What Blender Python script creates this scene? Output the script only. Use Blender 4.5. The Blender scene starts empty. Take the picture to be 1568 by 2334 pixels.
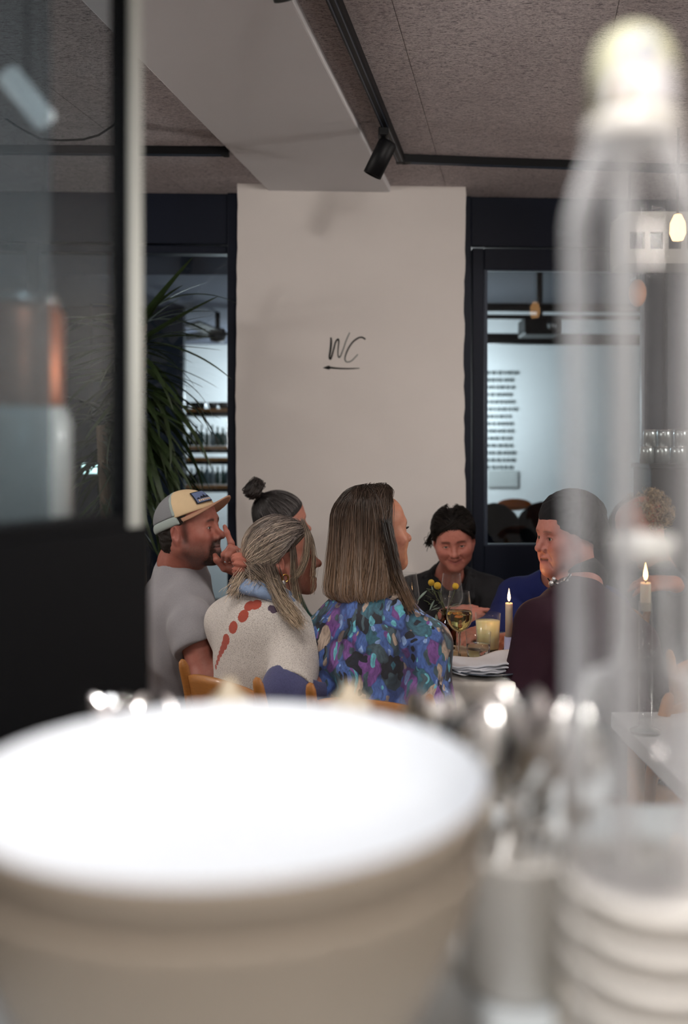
import bpy, bmesh, math, random
import numpy as np
from mathutils import Vector, Matrix

random.seed(7)
rng = np.random.default_rng(7)
S = bpy.context.scene
COL = S.collection
PI = math.pi
F_PX, CX, CY, CAMZ = 2190.0, 784.0, 1024.0, 1.40      # focal length in pixels, vanishing point of the view axis, eye height


def at(px, py, d):
    """world point that stands d metres into the room where the photograph shows (px, py)"""
    return Vector(((px - CX) / F_PX * d, d, CAMZ - (py - CY) / F_PX * d))


# ------------------------------------------------------------------ camera
cam = bpy.data.cameras.new('camera')
cam_o = bpy.data.objects.new('camera', cam)
COL.objects.link(cam_o)
cam_o.location = (0, 0, CAMZ)
cam_o.rotation_euler = (PI / 2, 0, 0)
cam.sensor_fit = 'VERTICAL'
cam.sensor_height = 36.0
cam.lens = F_PX / 2334 * 36.0
cam.shift_y = -143 / 2334
cam.clip_start = 0.02
cam.dof.use_dof = True
cam.dof.focus_distance = 2.85
cam.dof.aperture_fstop = 1.9
S.camera = cam_o

# ------------------------------------------------------------------ world, lights, exposure
w = bpy.data.worlds.new('night')
S.world = w
w.use_nodes = True
w.node_tree.nodes['Background'].inputs[0].default_value = (0.55, 0.62, 0.75, 1)
w.node_tree.nodes['Background'].inputs[1].default_value = 0.015


def spot(loc, aim, watts, angle=80, blend=0.7, radius=0.05, col=(1, 0.9, 0.8)):
    l = bpy.data.lights.new('spot_lamp', 'SPOT')
    l.energy = watts
    l.color = col
    l.spot_size = math.radians(angle)
    l.spot_blend = blend
    l.shadow_soft_size = radius
    o = bpy.data.objects.new('spot_lamp', l)
    COL.objects.link(o)
    o.location = loc
    o.rotation_euler = (Vector(aim) - Vector(loc)).to_track_quat('-Z', 'Y').to_euler()
    return o


def bulb(loc, watts, radius=0.08, col=(1, 0.88, 0.75)):
    l = bpy.data.lights.new('bulb_lamp', 'POINT')
    l.energy = watts
    l.color = col
    l.shadow_soft_size = radius
    o = bpy.data.objects.new('bulb_lamp', l)
    COL.objects.link(o)
    o.location = loc
    return o


# work lamps above the bar counter
BAR_LAMPS = [(-0.32, 0.30, 2.25), (0.02, 0.16, 2.25)]
spot(BAR_LAMPS[0], (-0.10, 0.52, 1.1), 6, 95, 0.6, 0.05, (0.94, 0.97, 1))
spot(BAR_LAMPS[1], (0.20, 0.58, 1.1), 42, 95, 0.6, 0.05, (1, 0.97, 0.94))
# track spots above the dining room (fixtures below, on the ceiling track)
TRACK_LAMPS = [((-0.55, 1.75, 2.46), (0.0, 2.9, 1.0), 42), ((0.55, 1.9, 2.46), (0.15, 4.4, 1.55), 44), ((-0.15, 2.2, 2.46), (0.35, 3.4, 0.9), 26)]
for a_, b_, p_ in TRACK_LAMPS:
    spot(a_, b_, p_ * 0.9, 88, 0.9, 0.06, (1, 0.93, 0.87))
# unseen globes added as fill light for the room, left and right of the bar
FILL_GLOBES = [(-2.8, 2.6, 1.9), (2.8, 2.6, 1.9), (0.6, -1.4, 2.0)]
for g_, p_ in zip(FILL_GLOBES, (50, 50, 62)):
    bulb(g_, p_, 0.12, (1, 0.945, 0.90))
# unseen fill lamps added to brighten the room beyond the glass
for g_, p_ in (((0.85, 8.25, 1.75), 60), ((-0.72, 8.2, 1.75), 40), ((-0.5, 6.0, 1.5), 8)):
    bulb(g_, p_, 0.1, (0.93, 0.98, 1))

S.view_settings.view_transform = 'Standard'
S.view_settings.look = 'None'
S.view_settings.gamma = 1
S.view_settings.exposure = 0.15
S.view_settings.use_curve_mapping = False


# ------------------------------------------------------------------ helpers: naming
def tag(o, label=None, cat=None, group=None, kind=None):
    if label: o['label'] = label
    if cat: o['category'] = cat
    if group: o['group'] = group
    if kind: o['kind'] = kind
    return o


def thing(name, label, cat, loc=(0, 0, 0), rz=0.0, group=None):
    o = bpy.data.objects.new(name, None)
    COL.objects.link(o)
    o.empty_display_size = 0.05
    o.location = loc
    o.rotation_euler = (0, 0, rz)
    return tag(o, label, cat, group)


def copy_tree(o, parent=None):
    c = o.copy()
    COL.objects.link(c)
    c.parent = parent
    for ch in list(o.children):
        copy_tree(ch, c)
    return c


# ------------------------------------------------------------------ helpers: meshes
class MB:
    """collects vertices and faces; build() links them as one mesh object"""
    def __init__(self):
        self.v, self.f = [], []

    def add(self, verts, faces):
        o = len(self.v)
        self.v += [tuple(p) for p in verts]
        self.f += [tuple(i + o for i in q) for q in faces]
        return self

    def box(self, x0, x1, y0, y1, z0, z1, M=None):
        vs = [Vector((x, y, z)) for x in (x0, x1) for y in (y0, y1) for z in (z0, z1)]
        if M is not None: vs = [M @ p for p in vs]
        return self.add(vs, [(0, 1, 3, 2), (4, 6, 7, 5), (0, 4, 5, 1), (2, 3, 7, 6), (0, 2, 6, 4), (1, 5, 7, 3)])

    def tube(self, pts, r, n=8, cap=True):
        pts = [Vector(p) for p in pts]
        rs = r if isinstance(r, (list, tuple)) else [r] * len(pts)
        rings, fs = [], []
        nrm = None
        for i, p in enumerate(pts):
            t = (pts[min(i + 1, len(pts) - 1)] - pts[max(i - 1, 0)]).normalized()
            if nrm is None:
                nrm = t.orthogonal().normalized()
            nrm = (nrm - t * nrm.dot(t)).normalized()
            b = t.cross(nrm)
            rings += [p + (nrm * math.cos(2 * PI * k / n) + b * math.sin(2 * PI * k / n)) * rs[i] for k in range(n)]
        for i in range(len(pts) - 1):
            for k in range(n):
                a, b2 = i * n + k, i * n + (k + 1) % n
                fs.append((a, b2, b2 + n, a + n))
        if cap:
            fs.append(tuple(range(n))[::-1])
            fs.append(tuple(range((len(pts) - 1) * n, len(pts) * n)))
        return self.add(rings, fs)

    def lathe(self, prof, n=32, c=(0, 0, 0), M=None):
        """profile of (r, z) from one end to the other; r = 0 closes to a pole"""
        vs, fs, rows = [], [], []
        for r, z in prof:
            if r <= 1e-6:
                rows.append([len(vs)])
                vs.append(Vector((c[0], c[1], c[2] + z)))
            else:
                rows.append(list(range(len(vs), len(vs) + n)))
                vs += [Vector((c[0] + r * math.cos(2 * PI * k / n), c[1] + r * math.sin(2 * PI * k / n), c[2] + z)) for k in range(n)]
        for A, B in zip(rows[:-1], rows[1:]):
            for k in range(n):
                k2 = (k + 1) % n
                if len(A) == 1 and len(B) == 1: continue
                if len(A) == 1: fs.append((A[0], B[k2], B[k]))
                elif len(B) == 1: fs.append((A[k], A[k2], B[0]))
                else: fs.append((A[k], A[k2], B[k2], B[k]))
        if M is not None: vs = [M @ p for p in vs]
        return self.add(vs, fs)

    def ball(self, c, r, n=12, sc=(1, 1, 1)):
        prof = [(math.sin(PI * i / n), -math.cos(PI * i / n)) for i in range(n + 1)]
        prof[0], prof[-1] = (0, -1), (0, 1)
        M = Matrix.Translation(Vector(c)) @ Matrix.Diagonal((r * sc[0], r * sc[1], r * sc[2], 1))
        return self.lathe(prof, 2 * n, M=M)

    def build(self, name, m, parent=None, smooth=True, bevel=0.0, fix=True):
        me = bpy.data.meshes.new(name)
        me.from_pydata(self.v, [], self.f)
        if fix or bevel:
            bm = bmesh.new()
            bm.from_mesh(me)
            bmesh.ops.recalc_face_normals(bm, faces=bm.faces)
            if bevel:
                bmesh.ops.bevel(bm, geom=list(bm.edges), offset=bevel, segments=2, affect='EDGES', profile=0.5)
            bm.to_mesh(me)
            bm.free()
        if smooth and not bevel:
            me.polygons.foreach_set('use_smooth', [True] * len(me.polygons))
        me.materials.append(m)
        o = bpy.data.objects.new(name, me)
        COL.objects.link(o)
        if parent is not None: o.parent = parent
        return o


def np_mesh(name, V, Fq, m, parent=None, col=None, smooth=True):
    """numpy vertices (n,3) and faces (k,4) or (k,3) to a mesh object"""
    me = bpy.data.meshes.new(name)
    V = np.asarray(V, dtype=np.float32)
    Fq = np.asarray(Fq, dtype=np.int32)
    k = Fq.shape[1]
    me.vertices.add(len(V))
    me.vertices.foreach_set('co', V.ravel())
    me.loops.add(Fq.size)
    me.loops.foreach_set('vertex_index', Fq.ravel())
    me.polygons.add(len(Fq))
    me.polygons.foreach_set('loop_start', np.arange(0, Fq.size, k, dtype=np.int32))
    if smooth:
        me.polygons.foreach_set('use_smooth', np.ones(len(Fq), dtype=bool))
    me.update(calc_edges=True)
    me.validate()
    if col is not None:
        ca = me.color_attributes.new('Col', 'FLOAT_COLOR', 'POINT')
        c4 = np.ones((len(V), 4), dtype=np.float32)
        c4[:, :3] = col
        ca.data.foreach_set('color', c4.ravel())
    me.materials.append(m)
    o = bpy.data.objects.new(name, me)
    COL.objects.link(o)
    if parent is not None: o.parent = parent
    return o


# ------------------------------------------------------------------ helpers: materials
def srgb(r, g, b):
    f = lambda c: (c / 255 / 12.92) if c <= 10 else ((c / 255 + 0.055) / 1.055) ** 2.4
    return (f(r), f(g), f(b), 1.0)


class NT:
    def __init__(self, name):
        self.m = bpy.data.materials.new(name)
        self.m.use_nodes = True
        self.t = self.m.node_tree
        self.b = self.t.nodes['Principled BSDF']
        self.out = self.t.nodes['Material Output']

    def n(self, kind, **kw):
        nd = self.t.nodes.new(kind)
        for k, v in kw.items():
            if k.startswith('i_'):
                key = k[2:]
                nd.inputs[int(key) if key.isdigit() else key.replace('_', ' ')].default_value = v
            else:
                setattr(nd, k, v)
        return nd

    def l(self, a, b):
        self.t.links.new(a, b)

    def coords(self, scale=(1, 1, 1), rot=(0, 0, 0), kind='Object'):
        tc = self.n('ShaderNodeTexCoord')
        mp = self.n('ShaderNodeMapping')
        mp.inputs['Scale'].default_value = scale
        mp.inputs['Rotation'].default_value = rot
        self.l(tc.outputs[kind], mp.inputs['Vector'])
        return mp.outputs[0]

    def noise(self, scale, detail=4, vec=None, rough=0.55, dist=0.0):
        nd = self.n('ShaderNodeTexNoise')
        nd.inputs['Scale'].default_value = scale
        nd.inputs['Detail'].default_value = detail
        nd.inputs['Roughness'].default_value = rough
        nd.inputs['Distortion'].default_value = dist
        self.l(vec if vec is not None else self.coords(), nd.inputs['Vector'])
        return nd.outputs['Fac']

    def ramp(self, fac, stops, interp='LINEAR'):
        nd = self.n('ShaderNodeValToRGB')
        cr = nd.color_ramp
        cr.interpolation = interp
        while len(cr.elements) < len(stops): cr.elements.new(0.5)
        for e, (p, c) in zip(cr.elements, stops):
            e.position = p
            e.color = c if len(c) == 4 else (*c, 1)
        self.l(fac, nd.inputs[0])
        return nd.outputs[0]

    def mix(self, fac, a, b, mode='MIX'):
        nd = self.n('ShaderNodeMix', data_type='RGBA', blend_type=mode)
        for sock, v in ((nd.inputs[0], fac), (nd.inputs[6], a), (nd.inputs[7], b)):
            if isinstance(v, (int, float)): sock.default_value = v
            elif isinstance(v, (tuple, list)): sock.default_value = v
            else: self.l(v, sock)
        return nd.outputs[2]

    def math(self, op, a, b=None, c=None):
        nd = self.n('ShaderNodeMath', operation=op)
        for i, v in enumerate((a, b, c)):
            if v is None: continue
            if isinstance(v, (int, float)): nd.inputs[i].default_value = v
            else: self.l(v, nd.inputs[i])
        return nd.outputs[0]

    def bump(self, h, strength=0.3, dist=0.002):
        nd = self.n('ShaderNodeBump')
        nd.inputs['Strength'].default_value = strength
        nd.inputs['Distance'].default_value = dist
        self.l(h, nd.inputs['Height'])
        self.l(nd.outputs[0], self.b.inputs['Normal'])
        return self


def pm(name, col, rough=0.5, metal=0.0, var=None, bump=None, emit=None, trans=0.0, ior=1.45, coat=0.0, sub=0.0, sheen=0.0, spec=0.5, attr=False):
    t = NT(name)
    b = t.b
    col = col if len(col) == 4 else (*col, 1)
    b.inputs['Base Color'].default_value = col
    b.inputs['Roughness'].default_value = rough
    b.inputs['Metallic'].default_value = metal
    b.inputs['IOR'].default_value = ior
    b.inputs['Transmission Weight'].default_value = trans
    b.inputs['Coat Weight'].default_value = coat
    b.inputs['Sheen Weight'].default_value = sheen
    b.inputs['Specular IOR Level'].default_value = spec
    if sub:
        b.inputs['Subsurface Weight'].default_value = sub
        b.inputs['Subsurface Radius'].default_value = (0.012, 0.004, 0.002)
        b.inputs['Subsurface Scale'].default_value = 1.0
    src = None
    if attr:
        a = t.n('ShaderNodeAttribute', attribute_name='Col')
        src = a.outputs['Color']
        t.l(src, b.inputs['Base Color'])
    if var:
        sc, amt = var[0], var[1]
        vec = t.coords(var[2]) if len(var) > 2 else None
        nz = t.noise(sc, 5, vec)
        dark = t.mix(1.0, src if src is not None else col, (1 - amt, 1 - amt, 1 - amt, 1), 'MULTIPLY')
        light = t.mix(1.0, src if src is not None else col, (1 + amt, 1 + amt, 1 + amt, 1), 'MULTIPLY')
        t.l(t.mix(nz, dark, light), b.inputs['Base Color'])
    if bump:
        t.bump(t.noise(bump[0], 4), bump[1], bump[2] if len(bump) > 2 else 0.002)
    if emit:
        b.inputs['Emission Color'].default_value = (*emit[0][:3], 1)
        b.inputs['Emission Strength'].default_value = emit[1]
    return t.m


def pane_mat(name, tint=(0.92, 0.95, 0.97), haze=0.0, rough=0.02, haze_col=(0.6, 0.62, 0.62), edge=0.0, gloss=0.55, edge_pow=4, base=0.035):
    """thin sheet of glass: clear with a fresnel reflection and, where dusty, a little scatter"""
    t = NT(name)
    t.t.nodes.remove(t.b)
    tr = t.n('ShaderNodeBsdfTransparent')
    tr.inputs[0].default_value = (*tint, 1)
    gl = t.n('ShaderNodeBsdfGlossy')
    gl.inputs['Roughness'].default_value = rough
    lw = t.n('ShaderNodeLayerWeight')
    fr = t.math('ADD', base, t.math('MULTIPLY', t.math('POWER', lw.outputs['Facing'], 5), gloss))
    mx = t.n('ShaderNodeMixShader')
    t.l(fr, mx.inputs[0]); t.l(tr.outputs[0], mx.inputs[1]); t.l(gl.outputs[0], mx.inputs[2])
    res = mx.outputs[0]
    if haze:
        df = t.n('ShaderNodeBsdfDiffuse')
        df.inputs[0].default_value = (*haze_col, 1)
        m2 = t.n('ShaderNodeMixShader')
        nz = t.noise(2.5, 3)
        hz = t.math('MULTIPLY', t.math('ADD', nz, 0.5), haze)
        if edge: hz = t.math('MINIMUM', 1.0, t.math('ADD', hz, t.math('MULTIPLY', t.math('POWER', lw.outputs['Facing'], edge_pow), edge)))  # edge paints pale silhouettes in place of bright reflections
        t.l(hz, m2.inputs[0])
        t.l(res, m2.inputs[1]); t.l(df.outputs[0], m2.inputs[2])
        res = m2.outputs[0]
    t.l(res, t.out.inputs[0])
    return t.m

# ------------------------------------------------------------------ materials of the setting
def plaster_mat(name, col, amt=0.05):
    t = NT(name)
    n1 = t.noise(3.0, 4); n2 = t.noise(55, 5)
    c = t.mix(n1, tuple(x * (1 - amt) for x in col[:3]) + (1,), tuple(min(1, x * (1 + amt)) for x in col[:3]) + (1,))
    t.l(c, t.b.inputs['Base Color'])
    t.b.inputs['Roughness'].default_value = 0.9
    t.bump(n2, 0.25, 0.002)
    return t.m


def woodwool_mat():
    t = NT('wood_wool')
    geo = t.n('ShaderNodeNewGeometry')
    acc = None
    hgt = None
    for i, (ang, sx, sy) in enumerate(((0.15, 34, 300), (1.2, 40, 330), (2.25, 38, 310), (0.75, 30, 260))):
        mp = t.n('ShaderNodeMapping')
        mp.inputs['Rotation'].default_value = (0, 0, ang)
        mp.inputs['Scale'].default_value = (sx, sy, 1)
        mp.inputs['Location'].default_value = (i * 3.7, i * 1.9, i)
        warp = t.noise(9 + i, 2, geo.outputs['Position'])
        add = t.n('ShaderNodeVectorMath', operation='MULTIPLY_ADD')
        t.l(warp, add.inputs[0]); add.inputs[1].default_value = (0.035, 0.035, 0); t.l(geo.outputs['Position'], add.inputs[2])
        t.l(add.outputs[0], mp.inputs['Vector'])
        f = t.noise(1.0, 2, mp.outputs[0])
        f = t.math('ABSOLUTE', t.math('SUBTRACT', f, 0.5))
        acc = f if acc is None else t.math('MINIMUM', acc, f)
    hgt = t.math('SUBTRACT', 0.2, acc)
    c = t.ramp(acc, [(0.0, srgb(226, 217, 216)), (0.022, srgb(190, 181, 181)), (0.048, srgb(104, 96, 100)), (0.085, srgb(34, 30, 34))])
    big = t.noise(5, 3, geo.outputs['Position'])
    c = t.mix(t.math('MULTIPLY', big, 0.35), c, srgb(124, 113, 117), 'MIX')
    t.l(c, t.b.inputs['Base Color'])
    t.b.inputs['Roughness'].default_value = 0.95
    t.bump(hgt, 0.9, 0.008)
    return t.m


M = {}
M['plaster'] = plaster_mat('wall_plaster', (0.70, 0.655, 0.625))
M['beam'] = plaster_mat('beam_plaster', (0.62, 0.61, 0.625), 0.03)
M['far_wall'] = plaster_mat('far_wall_plaster', (0.78, 0.80, 0.80))
M['woodwool'] = woodwool_mat()
M['frame'] = pm('dark_frame_paint', srgb(22, 28, 42), 0.45, spec=0.25, var=(40, 0.12), bump=(300, 0.08))
M['frame_edge'] = pm('frame_bead', srgb(52, 62, 78), 0.35)
M['black'] = pm('black_metal', srgb(11, 12, 15), 0.5, spec=0.3)
M['pane'] = pane_mat('window_glass', (0.86, 0.92, 0.95), 0.0)
M['floor'] = pm('dark_floor', srgb(70, 58, 50), 0.5, var=(6, 0.3, (1, 12, 1)))
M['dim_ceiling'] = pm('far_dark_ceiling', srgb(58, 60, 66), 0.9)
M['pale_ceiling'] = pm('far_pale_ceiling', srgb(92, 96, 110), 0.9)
M['ink'] = pm('black_ink', (0.01, 0.01, 0.012), 0.7, attr=True)
M['steel'] = pm('brushed_steel', (0.72, 0.72, 0.72), 0.18, 1.0)
M['wood_oak'] = pm('honey_oak', srgb(176, 116, 58), 0.42, var=(14, 0.28, (3, 3, 30)), coat=0.15)
M['wood_dark'] = pm('dark_wood', srgb(96, 66, 46), 0.5, var=(14, 0.3, (3, 30, 3)))


def struct(o, label=None):
    o['kind'] = 'structure'
    if label: o['label'] = label
    return o


# ------------------------------------------------------------------ the wall with the column (turned 3 degrees to the view)
WA = math.radians(3.0)
WC_, WS_ = math.cos(WA), math.sin(WA)
W0 = Vector((0.03, 4.38, 0))
MW = Matrix.Translation(W0) @ Matrix.Rotation(WA, 4, 'Z')       # local x along the wall, y into the wall


def wl(px, y0=0.0):
    X = (px - CX) / F_PX
    d = (y0 + WC_ * W0.y - WS_ * W0.x) / (WC_ - WS_ * X)
    return (X * d - W0.x) * WC_ + (d - W0.y) * WS_, d


def wx(px, y0=0.0): return wl(px, y0)[0]


def wz(px, py, y0=0.0): return CAMZ - (py - CY) / F_PX * wl(px, y0)[1]


CEIL = 2.604
mb = MB()
xl, xr = wx(539), wx(1061)
rows = 54
pr = random.Random(3)
vs = []
for i in range(rows + 1):
    z = CEIL * i / rows
    bl = 0.004 * math.sin(z * 3.1) + pr.uniform(-0.0022, 0.0022)
    br = 0.007 * math.sin(z * 2.3 + 0.6) + pr.uniform(-0.003, 0.003)
    vs += [(xl + bl, 0, z), (xr + br, 0, z), (xr + br * 0.5, 0.34, z), (xl + bl * 0.5, 0.34, z)]
fs = [(0, 3, 2, 1), tuple(rows * 4 + k for k in range(4))]
for i in range(rows):
    for k in range(4):
        a, b = i * 4 + k, i * 4 + (k + 1) % 4
        fs.append((a, b, b + 4, a + 4))
mb.add([MW @ Vector(p) for p in vs], fs)
struct(mb.build('wall_back', M['plaster'], smooth=False), 'white plastered wall pier between the dark glazed frames')

# painted letters on the pier
def ribbon(pts, wid, tone, close_tip=False):
    V, Fq, C = [], [], []
    n = len(pts)
    P = [Vector((wx(680 + u / 7.84), 0, wz(680 + u / 7.84, 720 + v / 7.84))) for u, v in pts]
    k = wl(780)[1] / F_PX / 7.84
    Q, W_, T_ = [], [], []
    for i in range(n - 1):                       # smooth the stroke with a spline
        p0, p1, p2, p3 = P[max(i - 1, 0)], P[i], P[i + 1], P[min(i + 2, n - 1)]
        for s in range(6):
            t = s / 6
            Q.append(0.5 * ((2 * p1) + (p2 - p0) * t + (2 * p0 - 5 * p1 + 4 * p2 - p3) * t * t + (3 * p1 - p0 - 3 * p2 + p3) * t ** 3))
            W_.append(wid[i] + (wid[i + 1] - wid[i]) * t); T_.append(tone[i] + (tone[i + 1] - tone[i]) * t)
    Q.append(P[-1]); W_.append(wid[-1]); T_.append(tone[-1])
    for i, q in enumerate(Q):
        d = (Q[min(i + 1, len(Q) - 1)] - Q[max(i - 1, 0)]).normalized()
        nn = Vector((-d.z, 0, d.x)) * W_[i] * k * 0.5
        for s in (1, -1):
            for y in (-0.0022, -0.0002):
                V.append(MW @ (q + nn * s + Vector((0, y, 0)))); C.append((T_[i] * 0.95, T_[i], T_[i] * 0.97))
    for i in range(len(Q) - 1):
        a, b = i * 4, i * 4 + 4
        Fq += [(a, b, b + 2, a + 2), (a, a + 1, b + 1, b), (a + 2, b + 2, b + 3, a + 3)]
    return V, Fq, C


sign_o = MW @ Vector((wx(783), 0, wz(783, 840)))
sign = thing('painted_sign', 'hand painted black WC lettering above a left pointing arrow on the white pier', 'sign', sign_o)
for nm, pts, wid, tone in (
    ('letter', [(580, 385), (586, 470), (574, 600), (556, 730), (568, 772), (592, 735), (630, 600), (665, 470), (708, 416), (722, 460), (712, 560), (706, 680), (722, 738), (748, 725), (800, 600), (850, 450), (916, 300)],
     [22, 36, 34, 32, 30, 28, 26, 26, 28, 24, 19, 18, 20, 20, 18, 20, 20], [0.004, 0.003, 0.002, 0.001, 0.001, 0.002, 0.003, 0.003, 0.005, 0.01, 0.02, 0.04, 0.05, 0.09, 0.14, 0.17, 0.24]),
    ('letter', [(1198, 418), (1135, 384), (1070, 396), (980, 460), (900, 570), (848, 690), (832, 770), (855, 818), (905, 822), (960, 795), (1020, 735), (1060, 688)],
     [26, 27, 26, 26, 26, 24, 22, 20, 20, 19, 18, 18], [0.003, 0.003, 0.003, 0.004, 0.006, 0.03, 0.10, 0.15, 0.16, 0.17, 0.17, 0.2]),
    ('arrow', [(1095, 936), (1000, 940), (860, 943), (700, 937), (580, 925), (545, 924), (500, 926), (440, 927)], [10, 20, 24, 28, 34, 74, 46, 4], [0.05, 0.008, 0.004, 0.003, 0.002, 0.001, 0.001, 0.001])):
    V, Fq, C = ribbon(pts, wid, tone)
    np_mesh(nm, np.array([tuple(v - sign_o) for v in V]), Fq, M['ink'], sign, np.array(C), smooth=False)

# ------------------------------------------------------------------ ceiling: wood-wool panels laid along the beam
struct(MB().box(-3.3, 3.3, -2.5, 4.75, CEIL + 0.03, CEIL + 0.1).build('ceiling', pm('ceiling_void', (0.03, 0.03, 0.03), 0.9), smooth=False), 'grey wood wool acoustic ceiling')
ceil_o = bpy.data.objects['ceiling']
UA = math.atan2(406, F_PX)                       # the grid is turned to the view
PW, PL = 0.60, 1.20
pmesh = MB().box(0.0006, PW - 0.0006, 0.0006, PL - 0.0006, 0, 0.024).build('panel', M['woodwool'], ceil_o, bevel=0.0014)
first = True
org = Vector((0.462, 4.38, CEIL))
RM = Matrix.Rotation(-UA, 4, 'Z')
for i in range(-6, 6):
    for j in range(-6, 1):
        loc = org + RM @ Vector((i * PW, j * PL - (0.0 if i % 2 == 0 else 0.6) + 0.9, 0))
        c4 = [org + RM @ Vector((i * PW + a, j * PL + b - (0.0 if i % 2 == 0 else 0.6) + 0.9, 0)) for a in (0, PW) for b in (0, PL)]
        if max(p.x for p in c4) < -3.1 or min(p.x for p in c4) > 3.1 or min(p.y for p in c4) > 4.6 or max(p.y for p in c4) < -2.2: continue
        o = pmesh if first else pmesh.copy()
        if not first: COL.objects.link(o)
        first = False
        o.parent = ceil_o
        o.location = loc
        o.rotation_euler = (0, 0, -UA)

# plaster beam
sl = math.tan(UA)
mb = MB()
vs = []
for z in (2.574, CEIL + 0.02):
    for x0 in (-0.345, 0.212):
        for d in (4.39, -2.3):
            vs.append((x0 - sl * (4.38 - d), d + (0.0 if d < 0 else x0 * WS_), z))
mb.add(vs, [(0, 1, 3, 2), (4, 6, 7, 5), (0, 4, 5, 1), (2, 3, 7, 6), (0, 2, 6, 4), (1, 5, 7, 3)])
struct(mb.build('ceiling_beam', M['beam'], smooth=False, bevel=0.006), 'wide white plaster ceiling beam running to the pier')

# floor and the outer walls
fl = struct(MB().box(-3.3, 3.3, -2.5, 4.75, -0.06, -0.012).build('floor', M['floor'], smooth=False), 'dark wooden board floor')
pl = MB().box(0.001, 0.139, 0, 1.8, -0.012, 0.0).build('plank', M['wood_dark'], fl)
first = True
for i in range(46):
    for j in range(-2, 3):
        x, y = -3.2 + i * 0.14, j * 1.802 + (i * 0.53) % 1.8
        if y > 4.6 or y < -2.5: continue
        o = pl if first else pl.copy()
        if not first: COL.objects.link(o)
        first = False
        o.parent = fl
        o.location = (x, y, 0)
M['side'] = plaster_mat('side_wall_plaster', (0.66, 0.64, 0.62))
struct(MB().box(-3.4, -3.3, -2.5, 4.75, 0, CEIL + 0.1).build('wall_left', M['side'], smooth=False))
struct(MB().box(3.3, 3.4, -2.5, 4.75, 0, CEIL + 0.1).build('wall_right', M['side'], smooth=False))
struct(MB().box(-3.4, 3.4, -2.6, -2.5, 0, CEIL + 0.1).build('wall_front', M['side'], smooth=False))

# ------------------------------------------------------------------ glazed frames either side of the pier
def bar(mb, px0, px1, z0, z1, y0, y1, yref=None):
    """a member of the frame in wall coordinates"""
    r = y0 if yref is None else yref
    return mb.box(wx(px0, r) if px0 is not None else 0, wx(px1, r), y0, y1, z0, z1, MW)


YF = 0.19
zt = wz(1200, 457, YF)
door = thing('door_1', 'dark blue framed glass door to the right of the white pier', None)
door['kind'] = 'structure'
z_tr0, z_tr1 = wz(1200, 564, YF), wz(1200, 615, YF)
z_gb = wz(1160, 1243, YF)
bar(MB(), 1040, 1074, 0, CEIL, YF - 0.03, YF + 0.12).build('frame_post', M['frame'], door, smooth=False, bevel=0.004)
bar(MB(), 1520, 1640, 0, CEIL, YF - 0.03, YF + 0.12).build('frame_post', M['frame'], door, smooth=False, bevel=0.004)
bar(MB(), 1074, 1520, z_tr0, CEIL, YF - 0.02, YF + 0.1).build('transom', M['frame'], door, smooth=False, bevel=0.004)
bar(MB(), 1077, 1103, 0, z_tr0 - 0.006, YF, YF + 0.06).build('stile', M['frame'], door, smooth=False, bevel=0.004)
bar(MB(), 1470, 1516, 0, z_tr0 - 0.006, YF, YF + 0.06).build('stile', M['frame'], door, smooth=False, bevel=0.004)
bar(MB(), 1104, 1469, z_tr1, z_tr0 - 0.006, YF, YF + 0.06).build('top_rail', M['frame'], door, smooth=False, bevel=0.004)
bar(MB(), 1104, 1469, 0.0, z_gb, YF, YF + 0.06).build('bottom_panel', M['frame'], door, smooth=False, bevel=0.004)
mb = MB()
bar(mb, 1104, 1111, z_gb, z_tr1, YF + 0.004, YF + 0.03)
bar(mb, 1462, 1469, z_gb, z_tr1, YF + 0.004, YF + 0.03)
bar(mb, 1111, 1462, z_tr1 - 0.006, z_tr1, YF + 0.004, YF + 0.03)
bar(mb, 1111, 1462, z_gb, z_gb + 0.007, YF + 0.004, YF + 0.03)
mb.build('glazing_bead', M['frame_edge'], door, smooth=False)
bar(MB(), 1111, 1462, z_gb, z_tr1, YF + 0.032, YF + 0.036).build('pane', M['pane'], door, smooth=False)
hb = MB().tube([MW @ Vector((wx(1490, YF), YF - 0.05, 0.95)), MW @ Vector((wx(1490, YF), YF - 0.05, 1.15))], 0.01)
for z in (0.97, 1.13): hb.tube([MW @ Vector((wx(1490, YF), YF - 0.05, z)), MW @ Vector((wx(1490, YF), YF + 0.01, z))], 0.007)
hb.build('handle', M['steel'], door)
mb = MB()
bx0, bz0 = wx(1266, YF), wz(1266, 538, YF)
for a, b in (((0, 0), (0.085, 0)), ((0, 0.023), (0.085, 0.023)), ((0, 0), (0, 0.023)), ((0.085, 0), (0.085, 0.023))):
    mb.box(bx0 + a[0], bx0 + b[0] + 0.0018, YF - 0.0225, YF - 0.0195, bz0 + a[1], bz0 + b[1] + 0.0018, MW)
for k in range(9): mb.box(bx0 + 0.012 + k * 0.007, bx0 + 0.016 + k * 0.007, YF - 0.0225, YF - 0.0195, bz0 + 0.008, bz0 + 0.012 + 0.004 * (k % 2), MW)
mb.build('door_plate', M['frame_edge'], door, smooth=False)

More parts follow.
